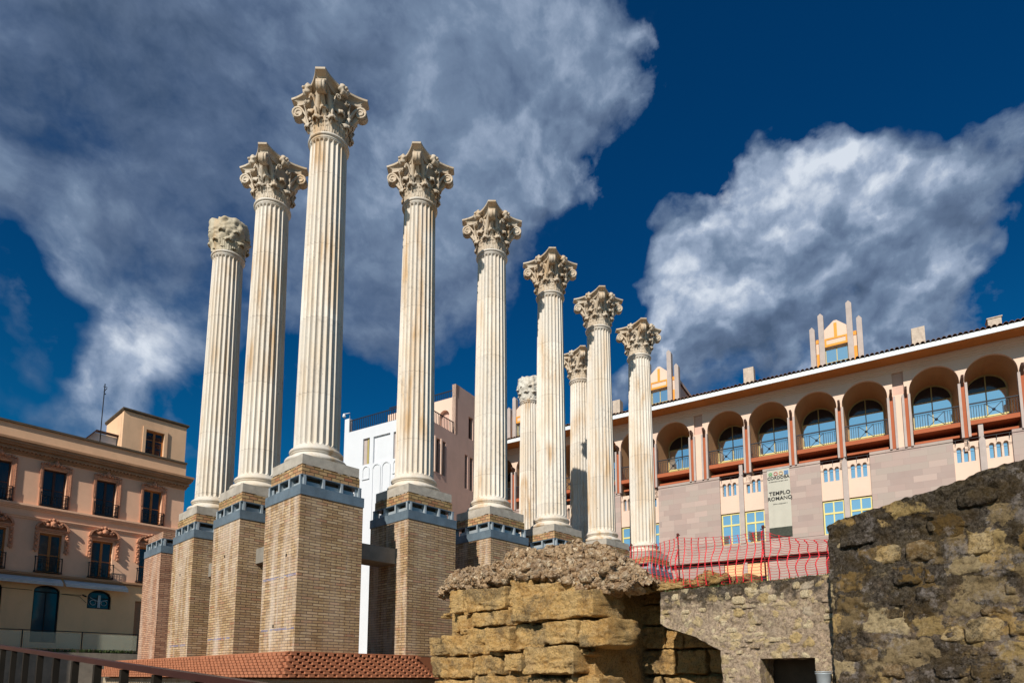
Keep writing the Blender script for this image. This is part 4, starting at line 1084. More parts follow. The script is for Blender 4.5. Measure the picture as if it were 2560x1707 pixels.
for i, (a, b) in enumerate(mid_w):
    fr_window(LB, a, b, L(.68), L(2.80), M['wood'], M['dkglass'])
    balcony(LB, a-.12, b+.05, L(.70), .78, .20)
    s_ = MB(); x0, x1 = a-.22, b+.28
    s_.box(x0, x1, -.16, .02, L(2.96), L(3.03)); s_.box(x0+.06, x1-.06, -.10, .02, L(2.86), L(2.96))
    # segmental pediment
    n = 18; c_ = (x0+x1)/2; hw = (x1-x0)/2
    def arc(r, zoff, n=n): return [(c_+hw*r*cos(pi-pi*k/n), L(3.03)+zoff+.50*r*sin(pi*k/n)) for k in range(n+1)]
    out = arc(1.0, 0); inn = arc(.86, 0)
    for k in range(n):
        if 6 < k < 11: continue
        (xa, za), (xb, zb), (xc, zc), (xd, zd) = out[k], out[k+1], inn[k+1], inn[k]
        s_.hexa([(xd,-.24,zd),(xc,-.24,zc),(xc,0,zc),(xd,0,zd),(xa,-.24,za),(xb,-.24,zb),(xb,0,zb),(xa,0,za)])
    s_.prism([(x, z) for x, z in arc(.86, 0)], -.03, .0)
    for sg, xx in ((-1, x0+.08), (1, x1-.08)):
        s_.box(xx-.08, xx+.08, -.12, .02, L(1.95), L(2.86)); s_.box(xx-.10, xx+.10, -.15, .02, L(1.83), L(1.95))
        for k in range(6): s_.ball((xx+.03*(-1)**k, -.14, L(2.02)+k*.145), .065, 8, 5, .5)
        s_.ball((xx, -.14, L(1.80)), .07, 8, 6, .4)
    s_.build('pediment', M['ornament'], LB)
    k_ = MB()
    k_.ball((c_, -.22, L(3.28)), .15, 14, 10, .6); k_.ball((c_, -.20, L(3.54)), .08, 8, 6, .6)
    for sg in (-1, 1):
        k_.ball((c_+sg*.24, -.19, L(3.22)), .10, 10, 8, .7); k_.ball((c_+sg*.36, -.17, L(3.36)), .085, 10, 8, .7); k_.ball((c_+sg*.16, -.19, L(3.48)), .07, 8, 6, .6)
        k_.tube([(c_+sg*(.10+.07*t), -.20-.02*sin(t), L(3.10)+.05*sin(t*1.5)+.03*t) for t in range(7)], .035, 6)
    k_.build('pediment_ornament', M['ornament'], LB)
def arch_door(a, b, z0, z1, rise, nm='shop_door'):
    m_ = MB(); panel(m_, a, b, z0, z1, [(a+.05, b-.05, z0+.06, z1-.05, rise)], .20, .28)
    # clip the panel's upper corners by building only inside the arch: thin ring frame
    m_ = MB(); n = 14; c_ = (a+b)/2; hw = (b-a)/2
    pts = [(a+.03, .2, z0)] + [(c_-(hw-.03)*cos(pi*k/n), .2, z1-rise+(rise-.03)*sin(pi*k/n)) for k in range(n+1)] + [(b-.03, .2, z0)]
    for p, q in zip(pts, pts[1:]): m_.bar(p, q, .06, .06, (0, 1, 0))
    m_.bar((a, .2, z0+.03), (b, .2, z0+.03), .06, .06); m_.bar((a+.03, .2, z1-rise-.02), (b-.03, .2, z1-rise-.02), .05, .05); m_.bar((c_+.0, .22, z0), (c_, .22, z1-rise), .04, .04)
    w_ = m_.build(nm, M['iron'], LB)
    g_ = MB(); g_.prism([(a+.02, z0)] + [(c_-(hw-.02)*cos(pi*k/n), z1-rise+(rise-.02)*sin(pi*k/n)) for k in range(n+1)] + [(b-.02, z0)], .26, .30); g_.build('pane', M['tealglass'], w_)
arch_door(-1.12, .02, L(-3.0), L(.02), .32); arch_door(-3.6, -2.42, L(-1.7), L(.02), .32)
arch_door(1.29, 2.44, L(-1.03), L(.01), .42, 'fanlight_window')
mb = MB()     # machinery seen through the half-round window
for sg, xx in ((-1, 1.60), (1, 2.13)): mb.tube([(xx+.14*cos(t*.45), .18, L(-.68)+.14*sin(t*.45)) for t in range(15)], .022, 5)
mb.box(1.82, 1.95, .14, .2, L(-.95), L(-.25)); mb.bar((1.45, .16, L(-.42)), (1.85, .16, L(-.62)), .03); mb.bar((2.3, .16, L(-.5)), (1.9, .16, L(-.62)), .03)
mb.build('extractor_fans', M['steellight'], LB)
mb = MB(); mb.box(3.70, 4.26, .2, .25, L(-3.28), L(-.45)); mb.build('service_door', M['trimL'], LB)
for (a, b) in ((-3.4, .0), (.12, 3.08)):
    m_ = MB(); m_.hexa([(a,-.62,L(.02)),(b,-.62,L(.02)),(b,-.02,L(.30)),(a,-.02,L(.30)),(a,-.60,L(.12)),(b,-.60,L(.12)),(b,-.02,L(.41)),(a,-.02,L(.41))])
    for k in range(3): m_.box(a+.01, b-.01, -.64, -.6, L(-.02+.055*k), L(.02+.055*k))
    m_.build('rolled_awning', M['awning'], LB)
mb = MB(); mb.tube([(-3, -.01, L(-.28)), (-1.2, -.01, L(-.30))], .012, 5); mb.tube([(.05, -.01, L(-.38)), (.9, -.01, L(-.42)), (1.25, -.01, L(-.75))], .01, 5); mb.tube([(.1, -.01, L(-.37)), (1.0, -.01, L(-.35))], .01, 5)
mb.build('cable', M['iron'], LB)
mb = MB(); mb.bar((1.05, -.02, L(-.33)), (1.16, -.22, L(-.42)), .07, .07); mb.build('wall_camera', M['iron'], LB)
# roof pavilion
mb = MB(); panel(mb, 2.42, 5.92, L(8.45), L(10.80), [(3.64, 4.66, L(8.46), L(10.0), None)], .25, .6); mb.box(2.43, 5.91, .61, 3.5, L(8.45), L(10.79)); mb.build('roof_pavilion', M['stuccoU'], LB)
mb = MB(); mb.box(2.36, 6.0, .17, 3.6, L(10.80), L(10.86)); mb.box(2.33, 6.04, .12, 3.6, L(10.86), L(10.95)); mb.build('pavilion_cornice', M['slate'], LB)
mb = MB(); mb.box(3.48, 3.64, .17, .26, L(8.46), L(10.16)); mb.box(4.66, 4.84, .17, .26, L(8.46), L(10.16)); mb.box(3.64, 4.66, .17, .26, L(10.0), L(10.16)); mb.build('pavilion_window_surround', M['stuccoU'], LB)
w_ = fr_window(LB, 3.64, 4.66, L(8.48), L(10.0), M['wood'], M['dkglass'], .40)
mb = MB(); 
for x in (3.78, 4.22):
    for z in (8.62, 9.02, 9.42): mb.box(x, x+.28, .43, .44, L(z), L(z+.30))
mb.build('blinds', M['wood'], w_)
# white shed with brown gable behind the coping
mb = MB(); mb.prism([(.55, L(8.2)), (2.40, L(8.2)), (2.40, L(9.34)), (1.30, L(9.34)), (1.10, L(9.20))], 1.2, 3.0); mb.build('roof_shed', M['white'], LB)
mb = MB(); mb.bar((.60, 1.1, L(8.50)), (1.30, 1.1, L(9.42)), .35, .06); mb.bar((1.28, 1.1, L(9.42)), (2.44, 1.1, L(9.42)), .35, .06); mb.build('shed_roof', M['darkwood'], LB)
an = thing('roof_antenna', 'thin tall antenna mast standing on the roof of the salmon building', 'antenna', (1.33, 27.35, L(8.45)-3.6))
mb = MB(); mb.tube([(0, 0, -.02), (0.0, 0, 1.8), (.02, 0, 3.6)], .026, 6); mb.build('mast', M['iron'], an)
mb = MB(); mb.tube([(-.02, -.02, 3.1), (.12, -.02, 3.35)], .02, 5); mb.tube([(0, 0, 3.0), (.10, 0, 3.0)], .03, 5); mb.bar((-.05,0,3.42),(.15,0,3.42), .03); mb.build('aerial', M['iron'], an)

# neighbouring block outside the frame whose shade falls on the salmon facade
NB = thing('neighbouring_block', 'plain ochre block beyond the left edge shading the salmon facade', 'building', (-13, 22.5, SZ))
mb = MB(); mb.box(-5, 5, -2.6, 2.6, 0, 11.6); mb.build('walls', M['stuccoU'], NB)
mb = MB(); mb.box(-5.1, 5.1, -2.7, 2.7, 11.6, 11.85); mb.build('roof', M['slate'], NB)

# ------------------------------------------------------------------ white and pink building behind the columns
WA = radians(-77); WB_ = thing('white_building', 'white building with a pink side wing, terrace railings and arched niches behind the columns', 'building', (19.196, 21.017, SZ), 0)
WF = link('street_front', None, WB_, (0, 0, 0), WA)    # local x runs toward the viewer's right, y away
def W(z): return z-SZ
C.objects.unlink(WF); bpy.data.objects.remove(WF)
def rotp(mb, a):
    ca, sa = cos(a), sin(a); mb.v = [(x*ca-y*sa, x*sa+y*ca, z) for x, y, z in mb.v]; return mb
# front, x from -7.4 (left) to 0 (corner)
mb = MB()
ops = [(-5.39, -4.71, W(11.15), W(13.21), None), (-4.34, -2.68, W(11.11), W(13.18), None), (-2.36, -1.66, W(11.1), W(13.15), None)]
panel(mb, -7.4, 0, 0.02, W(14.05), ops, 0, .28)
mb.box(-7.4, -6.92, 0.0, .3, W(14.05), W(15.19))
rotp(mb, WA).build('front_wall', M['white'], WB_)
mb = MB(); mb.box(-4.33, -2.69, .14, .20, W(11.12), W(13.17)); rotp(mb, WA).build('blank_panel', M['white'], WB_)
for (a, b) in ((-5.39, -4.71), (-2.36, -1.66)):
    f = MB(); f.box(a, a+.30, .15, .26, W(11.15), W(13.2)); w_ = rotp(f, WA).build('window', M['greypost'], WB_)
    g_ = MB(); g_.box(a+.52, b, .16, .2, W(11.15), W(13.2)); rotp(g_, WA).build('pane', M['dkglass'], w_)
    y_ = MB(); y_.box(a+.30, a+.38, .17, .26, W(11.15), W(13.2)); y_.box(a+.38, a+.52, .12, .26, W(11.15), W(13.2)); rotp(y_, WA).build('frame', M['dullyellow'], w_)
for (a, b, zb) in ((-5.32, -4.68, 10.0), (-4.32, -3.55, 4.0), (-3.37, -2.60, 4.0), (-2.3, -1.65, 10.0)):
    n_ = MB(); n = 12; c_ = (a+b)/2; hw = (b-a)/2
    pts = [(a, -.03, W(zb))] + [(c_-hw*cos(pi*k/n), -.03, W(11.0)-hw+hw*sin(pi*k/n)) for k in range(n+1)] + [(b, -.03, W(zb))]
    for p, q in zip(pts, pts[1:]): n_.bar(p, q, .09, .06, (0, 1, 0))
    if zb > 9: n_.bar((a-.05, -.04, W(zb)), (b+.05, -.04, W(zb)), .08, .08)
    rotp(n_, WA).build('arched_niche', M['white'], WB_)
mb = MB(); mb.box(-3.4, -2.7, .1, .2, 1, W(8)); 
def rail(parent, pts, z0, h, mat, gap=.16, nm='terrace_railing', a=0, w=.035):
    m_ = MB()
    for p, q in zip(pts, pts[1:]):
        p = Vector(p); q = Vector(q); Ln = (q-p).length; n = int(Ln/gap)
        m_.bar(p+Vector((0,0,h+z0)), q+Vector((0,0,h+z0)), .05, .06); m_.bar(p+Vector((0,0,z0+.06)), q+Vector((0,0,z0+.06)), .03, .03)
        for k in range(n+1): r_ = p.lerp(q, k/n); m_.bar(r_+Vector((0,0,z0)), r_+Vector((0,0,z0+h)), w, w)
    if a: rotp(m_, a)
    m_.build(nm, mat, parent)
rail(WB_, [(-6.9, .12, 0), (-.05, .12, 0)], W(14.05), .97, M['ironnavy'], .19, a=WA)
# side wing, x from 0 to 7.5 along 13 degrees
PA = radians(13); mb = MB()
ops = [(1.45, 1.80, W(10.4), W(13.0), None), (2.10, 2.57, W(10.36), W(12.98), None), (2.80, 3.26, W(10.32), W(12.98), None), (5.80, 6.20, W(10.1), W(12.88), None), (6.5, 6.95, W(10.1), W(12.85), None)]
panel(mb, 0.01, 4.46, 0.02, W(14.05), [o for o in ops if o[0] < 4], .01, .35)
panel(mb, 4.46, 9.5, 0.02, W(18.2), [o for o in ops if o[0] > 4] + [(6.27, 6.9, W(14.35), W(16.2), None)], .01, .35)
rotp(mb, PA).build('side_wall', M['pinkR'], WB_)
for o_ in ops + [(6.27, 6.9, W(14.35), W(16.2), None)]:
    g_ = MB(); g_.box(o_[0], o_[1], .25, .3, o_[2], o_[3]); rotp(g_, PA).build('window', M['darkwood'], WB_)
for x in (1.93, 2.68):
    m_ = MB(); m_.box(x-.08, x+.08, -.06, .05, W(10.3), W(13.05)); rotp(m_, PA).build('mullion', M['pink'], WB_)
rail(WB_, [(.05, .12, 0), (4.40, .12, 0)], W(14.05), .95, M['ironnavy'], .19, a=PA)
mb = MB(); panel(mb, -7.0, -.01, W(14.06), W(17.15), [(-1.60, -.62, W(14.3), W(16.25), .49)], 0, .3)
mb.v = [(x+0, y, z) for x, y, z in mb.v]; rotp(mb, WA); ox, oy = 4.46*cos(PA), 4.46*sin(PA); mb.v = [(x+ox, y+oy, z) for x, y, z in mb.v]
mb.build('tower_front', M['pink'], WB_)
mb = MB(); mb.box(-.35, -.01, 0, .5, W(17.15), W(18.2)); rotp(mb, WA); mb.v = [(x+ox, y+oy, z) for x, y, z in mb.v]; mb.build('tower_corner', M['pink'], WB_)
mb = MB(); mb.box(-1.7, -.5, .5, .6, W(14.1), W(16.5)); rotp(mb, WA); mb.v = [(x+ox, y+oy, z) for x, y, z in mb.v]; mb.build('alcove_back', M['orange'], WB_)
rl = MB(); 
for k in range(34): rl.box(-.4-.19*k-.017, -.4-.19*k+.017, .1, .134, W(17.15), W(17.78))
rl.box(-7, -.35, .09, .14, W(17.75), W(17.83)); rotp(rl, WA); rl.v = [(x+ox, y+oy, z) for x, y, z in rl.v]; rl.build('tower_railing', M['ironnavy'], WB_)
mb = MB(); V_ = lambda a, x, y: (x*cos(a)-y*sin(a), x*sin(a)+y*cos(a))
q0 = V_(WA, -7.38, .3); q1 = V_(WA, -.3, .3); q2 = V_(PA, 9.4, .4); q3 = (q2[0]+q0[0]-q1[0], q2[1]+q0[1]-q1[1])
mb.hexa([(*q0, .02), (*q1, .02), (*q2, .02), (*q3, .02), (*q0, W(14.02)), (*q1, W(14.02)), (*q2, W(14.02)), (*q3, W(14.02))][0:8]); mb.build('body', M['pinkR'], WB_)
p1 = V_(PA, 4.8, .4); p2 = V_(PA, 9.4, .4); dx, dy = V_(WA, -6.9, 0)
mb = MB(); mb.hexa([(*p1, W(14.0)), (*p2, W(14.0)), (p2[0]+dx, p2[1]+dy, W(14.0)), (p1[0]+dx, p1[1]+dy, W(14.0)), (*p1, W(17.1)), (*p2, W(17.1)), (p2[0]+dx, p2[1]+dy, W(17.1)), (p1[0]+dx, p1[1]+dy, W(17.1))]); mb.build('tower_body', M['pinkR'], WB_)
cx_, cy_ = V_(WA, -7.15, .12)
cc = thing('security_camera', 'small white dome camera on a bracket at the white building\'s roof corner', 'camera', (19.196+cx_, 21.017+cy_, 15.19))
mb = MB(); ex, ey = cos(WA), sin(WA)
mb.tube([(0.15*ex, .15*ey, 0), (.15*ex, .15*ey, .50), (-.45*ex, -.45*ey, .55)], .03, 6); mb.build('bracket', M['camwhite'], cc)
mb = MB(); mb.ball((-.48*ex, -.48*ey, .36), .13, 12, 8); mb.tube([(-.48*ex, -.48*ey, .40), (-.48*ex, -.48*ey, .55)], .09, 10); mb.build('dome', M['camwhite'], cc)

# ------------------------------------------------------------------ long pink building with the arcade
RBo = (38.65095, -9.11483); RA = radians(-78); ZR = SZ
RB = thing('arcade_building', 'long pink building with a row of arched balconies under a tiled roof, on the right', 'building', (RBo[0], RBo[1], ZR), RA)
def Rz(z): return z-ZR
XA, XB = -41.0, 6.5
arcs = [-18.97-2.95*k for k in range(3, -1, -1)] + [-15.03, -12.07, -9.05, -6.10, -2.27, .60, 4.45]
arcs = [-40.6, -37.6, -34.7, -31.75] + [-27.82, -24.87, -21.92, -18.97] + [-15.03, -12.07, -9.05, -6.10] + [-2.27, .60, 3.5]
pils = [-29.8, -17.0, -4.16]
mb = MB(); pils = [-29.8, -17.0, -4.16]
ops = [(c_-1.31, c_+1.31, Rz(9.0), Rz(14.82), 1.29) for c_ in arcs] + [(x-.31, x+.31, Rz(13.30), Rz(14.93), None) for x in pils]
panel(mb, XA, XB, Rz(9.0), Rz(15.45), ops, 0, .18, back=False)
mb.build('arcade_wall', M['pink'], RB)
# tapered vaults
mb = MB(); n = 20
for c_ in arcs:
    for k in range(n):
        a0, a1 = pi*k/n, pi*(k+1)/n
        P = lambda a, f: (c_-(1.31-.18*f)*cos(a), .18+2.22*f, Rz(13.53-.07*f)+(1.29-.18*f)*sin(a))
        mb.add([P(a0, 0), P(a1, 0), P(a1, 1), P(a0, 1)], [(0, 1, 2, 3)], True)
    for sg in (-1, 1):
        mb.add([(c_+sg*1.31, .18, Rz(9)), (c_+sg*1.13, 2.4, Rz(9)), (c_+sg*1.13, 2.4, Rz(13.46)), (c_+sg*1.31, .18, Rz(13.53))], [(0, 1, 2, 3)])
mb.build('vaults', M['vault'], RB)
mb = MB(); 
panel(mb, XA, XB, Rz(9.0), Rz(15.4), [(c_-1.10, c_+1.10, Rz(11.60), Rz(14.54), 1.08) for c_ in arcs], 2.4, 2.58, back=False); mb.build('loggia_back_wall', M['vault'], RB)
for (o_, a, b) in ((.05, 14.98, 15.06), (.10, 15.06, 15.20), (.20, 15.20, 15.30), (.28, 15.30, 15.42)):
    pass
mb = MB()
for (o_, a, b) in ((.05, 14.95, 15.06), (.12, 15.06, 15.20), (.20, 15.20, 15.31), (.28, 15.31, 15.405)): mb.box(XA, XB, -o_, .1, Rz(a), Rz(b))
mb.build('wall_cornice', M['pink'], RB)
# eaves
mb = MB(); mb.box(XA-.5, XB+.5, -1.62, .3, Rz(15.41), Rz(15.47)); mb.build('soffit', M['soffit'], RB)
mb = MB(); mb.box(XA-.5, XB+.5, -1.70, -1.62, Rz(15.36), Rz(15.66)); mb.build('fascia', M['fascia'], RB)
rf = MB(); sl = .32
rf.add([(XA-.5, -1.72, Rz(15.67)), (XB+.5, -1.72, Rz(15.67)), (XB+.5, 8, Rz(15.67+9.72*sl)), (XA-.5, 8, Rz(15.67+9.72*sl))], [(0,1,2,3)])
rf.add([(XA-.5, 8, Rz(15.67+9.72*sl)), (XB+.5, 8, Rz(15.67+9.72*sl)), (XB+.5, 18, Rz(15.2)), (XA-.5, 18, Rz(15.2))], [(0,1,2,3)])
x = XA-.5; rt = random.Random(2)
while x < XB+.5:
    n = 6; y0 = -1.80+rt.uniform(-.03, .03); dz = rt.uniform(-.012, .012)
    vs = []
    for (y, z) in ((y0, 15.66), (y0+3.2, 15.66+3.2*sl)):
        for k in range(n+1): a = pi*k/n; vs.append((x+.125-.12*cos(a), y, Rz(z+dz)+.15*sin(a)))
    vs2 = [(vx, vy, vz-.03) for vx, vy, vz in vs]
    fs = [(k, k+1, n+2+k, n+1+k) for k in range(n)]; L0 = len(vs)
    fs += [(k, L0+k, L0+k+1, k+1) for k in range(n)] + [(L0+k+1, L0+k, L0+n+1+k, L0+n+2+k) for k in range(n)]
    rf.add(vs+vs2, fs, True)
    x += .27
rfo = rf.build('roof', M['tile'], RB)
# body behind
mb = MB(); mb.box(XA, XB, 3.5, 14, .02, Rz(15.3)); mb.build('body', M['pinkR'], RB)
# balconies, posts, slabs and windows
def arch_win(c_):
    f = MB(); n = 18; z0 = Rz(11.65); R0 = 1.07; zc = Rz(13.46); y = 2.46
    pts = [(c_-R0, y, z0)] + [(c_-R0*cos(pi*k/n), y, zc+1.05*sin(pi*k/n)) for k in range(n+1)] + [(c_+R0, y, z0)]
    for p, q in zip(pts, pts[1:]): f.bar(p, q, .07, .06, (0, 1, 0))
    f.bar((c_-R0, y-.01, zc), (c_+R0, y-.01, zc), .06, .06); f.bar((c_, y-.01, z0), (c_, y-.01, zc+1.03), .06, .06)
    w_ = f.build('arched_window', M['dullyellow'], RB)
    g_ = MB(); g_.box(c_-R0, c_+R0, y+.02, y+.05, z0, zc); g_.build('pane', M['skyglass'], w_)
    t_ = MB(); t_.prism([(c_-R0*cos(pi*k/n), zc+1.05*sin(pi*k/n)) for k in range(n+1)], y+.02, y+.05); t_.build('upper_pane', M['dkglass'], w_)
    s_ = MB(); s_.box(c_-1.09, c_+1.09, 2.26, 2.40, Rz(11.60), Rz(11.80)); s_.build('sill', M['yellow'], w_)
def arc_balcony(c_):
    s_ = MB(); a, b = c_-1.24, c_+1.24
    s_.box(a, b, -.12, 2.39, Rz(10.56), Rz(10.84)); s_.box(a+.04, b-.04, .30, 2.38, Rz(10.02), Rz(10.16)); s_.build('balcony_slab', M['red'], RB)
    s_ = MB(); s_.box(a+.04, b-.04, 1.5, 2.37, Rz(9.1), Rz(10.0)); s_.box(a+.04, b-.04, 1.2, 2.37, Rz(10.18), Rz(10.54)); s_.build('slab_recess', M['redshade'], RB)
    m_ = MB(); y = -.06; z0 = Rz(10.84); h = 1.05
    m_.bar((a, y, z0+h), (b, y, z0+h), .07, .07); m_.bar((a, y, z0+h-.14), (b, y, z0+h-.14), .02, .02); m_.bar((a, y, z0+.06), (b, y, z0+.06), .025, .025)
    m_.box(a, a+.04, y-.02, y+.02, z0, z0+h); m_.box(b-.04, b, y-.02, y+.02, z0, z0+h)
    for k in range(1, 19):
        x = a+(b-a)*k/19
        if abs(x-c_) < .42: continue
        m_.bar((x, y, z0+.06), (x, y, z0+h-.14), .026, .026)
    m_.bar((c_-.42, y, z0+.06), (c_+.42, y, z0+h-.14), .035, .03); m_.bar((c_+.42, y, z0+.06), (c_-.42, y, z0+h-.14), .035, .03)
    m_.tube([(c_, y-.03, z0+.48), (c_, y+.03, z0+.48)], .085, 12)
    for sg in (-1, 1): m_.bar((c_+sg*.42, y, z0+.06), (c_+sg*.42, y, z0+h-.14), .02, .02)
    m_.build('balcony_railing', M['ironnavy'], RB)
for c_ in arcs: arch_win(c_); arc_balcony(c_)
def engaged(x, bot=9.80):
    m_ = MB(); m_.box(x-.235, x-.10, -.26, .02, Rz(bot), Rz(13.25)); m_.box(x+.10, x+.235, -.26, .02, Rz(bot), Rz(13.25)); q_ = m_.build('twin_post', M['greypost'], RB)
    m_ = MB(); m_.box(x-.10, x+.10, -.16, .02, Rz(bot), Rz(13.30)); m_.build('inlay_strip', M['red'], q_)
    m_ = MB(); m_.hexa([(x-.07,-.50,Rz(13.48)),(x+.07,-.50,Rz(13.48)),(x+.07,-.1,Rz(12.95)),(x-.07,-.1,Rz(12.95)),(x-.07,-.55,Rz(13.66)),(x+.07,-.55,Rz(13.66)),(x+.07,.0,Rz(13.62)),(x-.07,.0,Rz(13.62))]); m_.build('bracket', M['darkwood'], q_)
ps = []
for a, b in zip(arcs, arcs[1:]):
    if b-a < 3.3: ps.append((a+b)/2)
    else: ps += [a+1.31+.20, b-1.31-.20]
for x in ps: engaged(x)
for x in pils:
    m_ = MB(); m_.box(x-.30, x+.30, -.06, .02, Rz(9.8), Rz(13.4)); m_.build('pilaster', M['pink'], RB); m_ = MB(); m_.box(x-.32, x+.32, .181, .22, Rz(13.2), Rz(15.1)); m_.build('niche_back', M['pinkR'], RB)
# lower facade: stone cladding slabs, pink bays with slots and yellow windows
clad = [(-41.0,-36.7), (-34.3,-30.4), (-27.2,-23.25), (-20.16,-15.56), (-12.57,-8.91), (-6.0,-1.54), (1.33,6.3)]
mb = MB(); mb.box(XA, XB, .05, 1.6, Rz(3.6), Rz(9.0)) if False else None
for (a, b) in clad:
    m_ = MB(); m_.box(a, b, -.16, .3, Rz(4.72), Rz(9.62)); m_.box(a+.02, b-.02, -.11, .3, Rz(9.62), Rz(9.68)); m_.box(a, b, -.16, .3, Rz(9.68), Rz(9.86)); m_.build('stone_cladding', M['granite'], RB)
m_ = MB(); m_.box(XA, XB, -.16, .3, Rz(3.62), Rz(4.70)); m_.build('stone_band', M['granite'], RB)
bays = [(a[1], b[0]) for a, b in zip(clad, clad[1:])]
for (a, b) in bays:
    c_ = (a+b)/2; ops = []
    for (p, q) in ((a, c_-.17), (c_+.17, b)):
        w3 = (q-p)
        for k in range(3): x = p+w3*(.22+.27*k); ops.append((x-.12, x+.12, Rz(8.34), Rz(9.30), .12))
    m_ = MB(); panel(m_, a, b, Rz(7.05), Rz(9.56), ops, 0.0, .22); m_.build('slotted_parapet', M['pink'], RB)
    g_ = MB(); g_.box(a, b, .23, .26, Rz(8.2), Rz(9.4)); g_.build('slot_glass', M['skyglass'], RB)
    m_ = MB(); m_.box(c_-.16, c_+.16, -.22, .3, Rz(4.71), Rz(9.5)); m_.add([(c_-.15,-.21,Rz(9.5)),(c_+.15,-.21,Rz(9.5)),(c_+.15,.2,Rz(9.5)),(c_-.15,.2,Rz(9.5)),(c_,-.21,Rz(9.8)),(c_,.2,Rz(9.8))], [(0,1,4),(1,2,5,4),(2,3,5),(3,0,4,5)])
    m_.box(c_-.12, c_+.12, -.04, .28, Rz(9.5), Rz(10.72)); m_.build('centre_post', M['greypost'], RB)
    m_ = MB(); m_.bar((a, -.12, Rz(9.72)), (b, -.12, Rz(9.72)), .03, .03)
    for x in (a+.12, c_-.7, c_+.7, b-.12): m_.bar((x, -.12, Rz(9.4)), (x, -.12, Rz(9.72)), .025, .025)
    m_.bar((a, -.08, Rz(9.12)), (b, -.08, Rz(9.12)), .02, .02); m_.build('handrail', M['iron'], RB)
    for (p, q) in ((a+.02, c_-.17), (c_+.17, b-.02)):
        f = MB(); y = .10; z0, z1 = Rz(4.73), Rz(7.0)
        f.box(p, p+.08, y, y+.08, z0, z1); f.box(q-.08, q, y, y+.08, z0, z1); f.box(p+.08, q-.08, y, y+.08, z1-.08, z1); f.box(p+.08, q-.08, y, y+.08, z0, z0+.08)
        xm = (p+q)/2; f.box(xm-.04, xm+.04, y-.01, y+.08, z0+.08, z1-.08); f.box(p+.08, q-.08, y-.02, y+.08, z0+1.38, z0+1.50)
        w_ = f.build('casement_window', M['yellow'], RB)
        g_ = MB(); g_.box(p+.08, q-.08, y+.04, y+.045, z0+.08, z1-.08); g_.build('pane', M['skyglass'], w_)
# street level strip
m_ = MB(); m_.box(XA, XB, .5, .9, .02, Rz(3.62)); m_.build('recessed_base', M['darkwood'], RB)
for (a, b) in clad:
    m_ = MB(); m_.box(a, b-.0, .30, .45, .02, Rz(3.45)); m_.build('base_cladding', M['granite'], RB)
for (a, b) in bays:
    c_ = (a+b)/2
    if -9.5 < a < -8: continue
    for (p, q) in ((a+.05, c_-.14), (c_+.14, b-.05)):
        m_ = MB(); m_.box(p, q, .32, .45, Rz(2.35), Rz(3.3)); m_.build('spandrel', M['cream'], RB)
        f = MB(); f.box(p, p+.10, .38, .45, .1, Rz(2.34)); f.box(q-.1, q, .38, .45, .1, Rz(2.34)); f.box((p+q)/2-.05, (p+q)/2+.05, .38, .45, .1, Rz(2.34)); w_ = f.build('shop_window', M['yellow'], RB)
        g_ = MB(); g_.box(p+.1, q-.1, .42, .44, .1, Rz(2.34)); g_.build('pane', M['dkglass'], w_)
    m_ = MB(); m_.box(c_-.14, c_+.14, .2, .45, .02, Rz(3.4)); m_.build('centre_post', M['greypost'], RB)
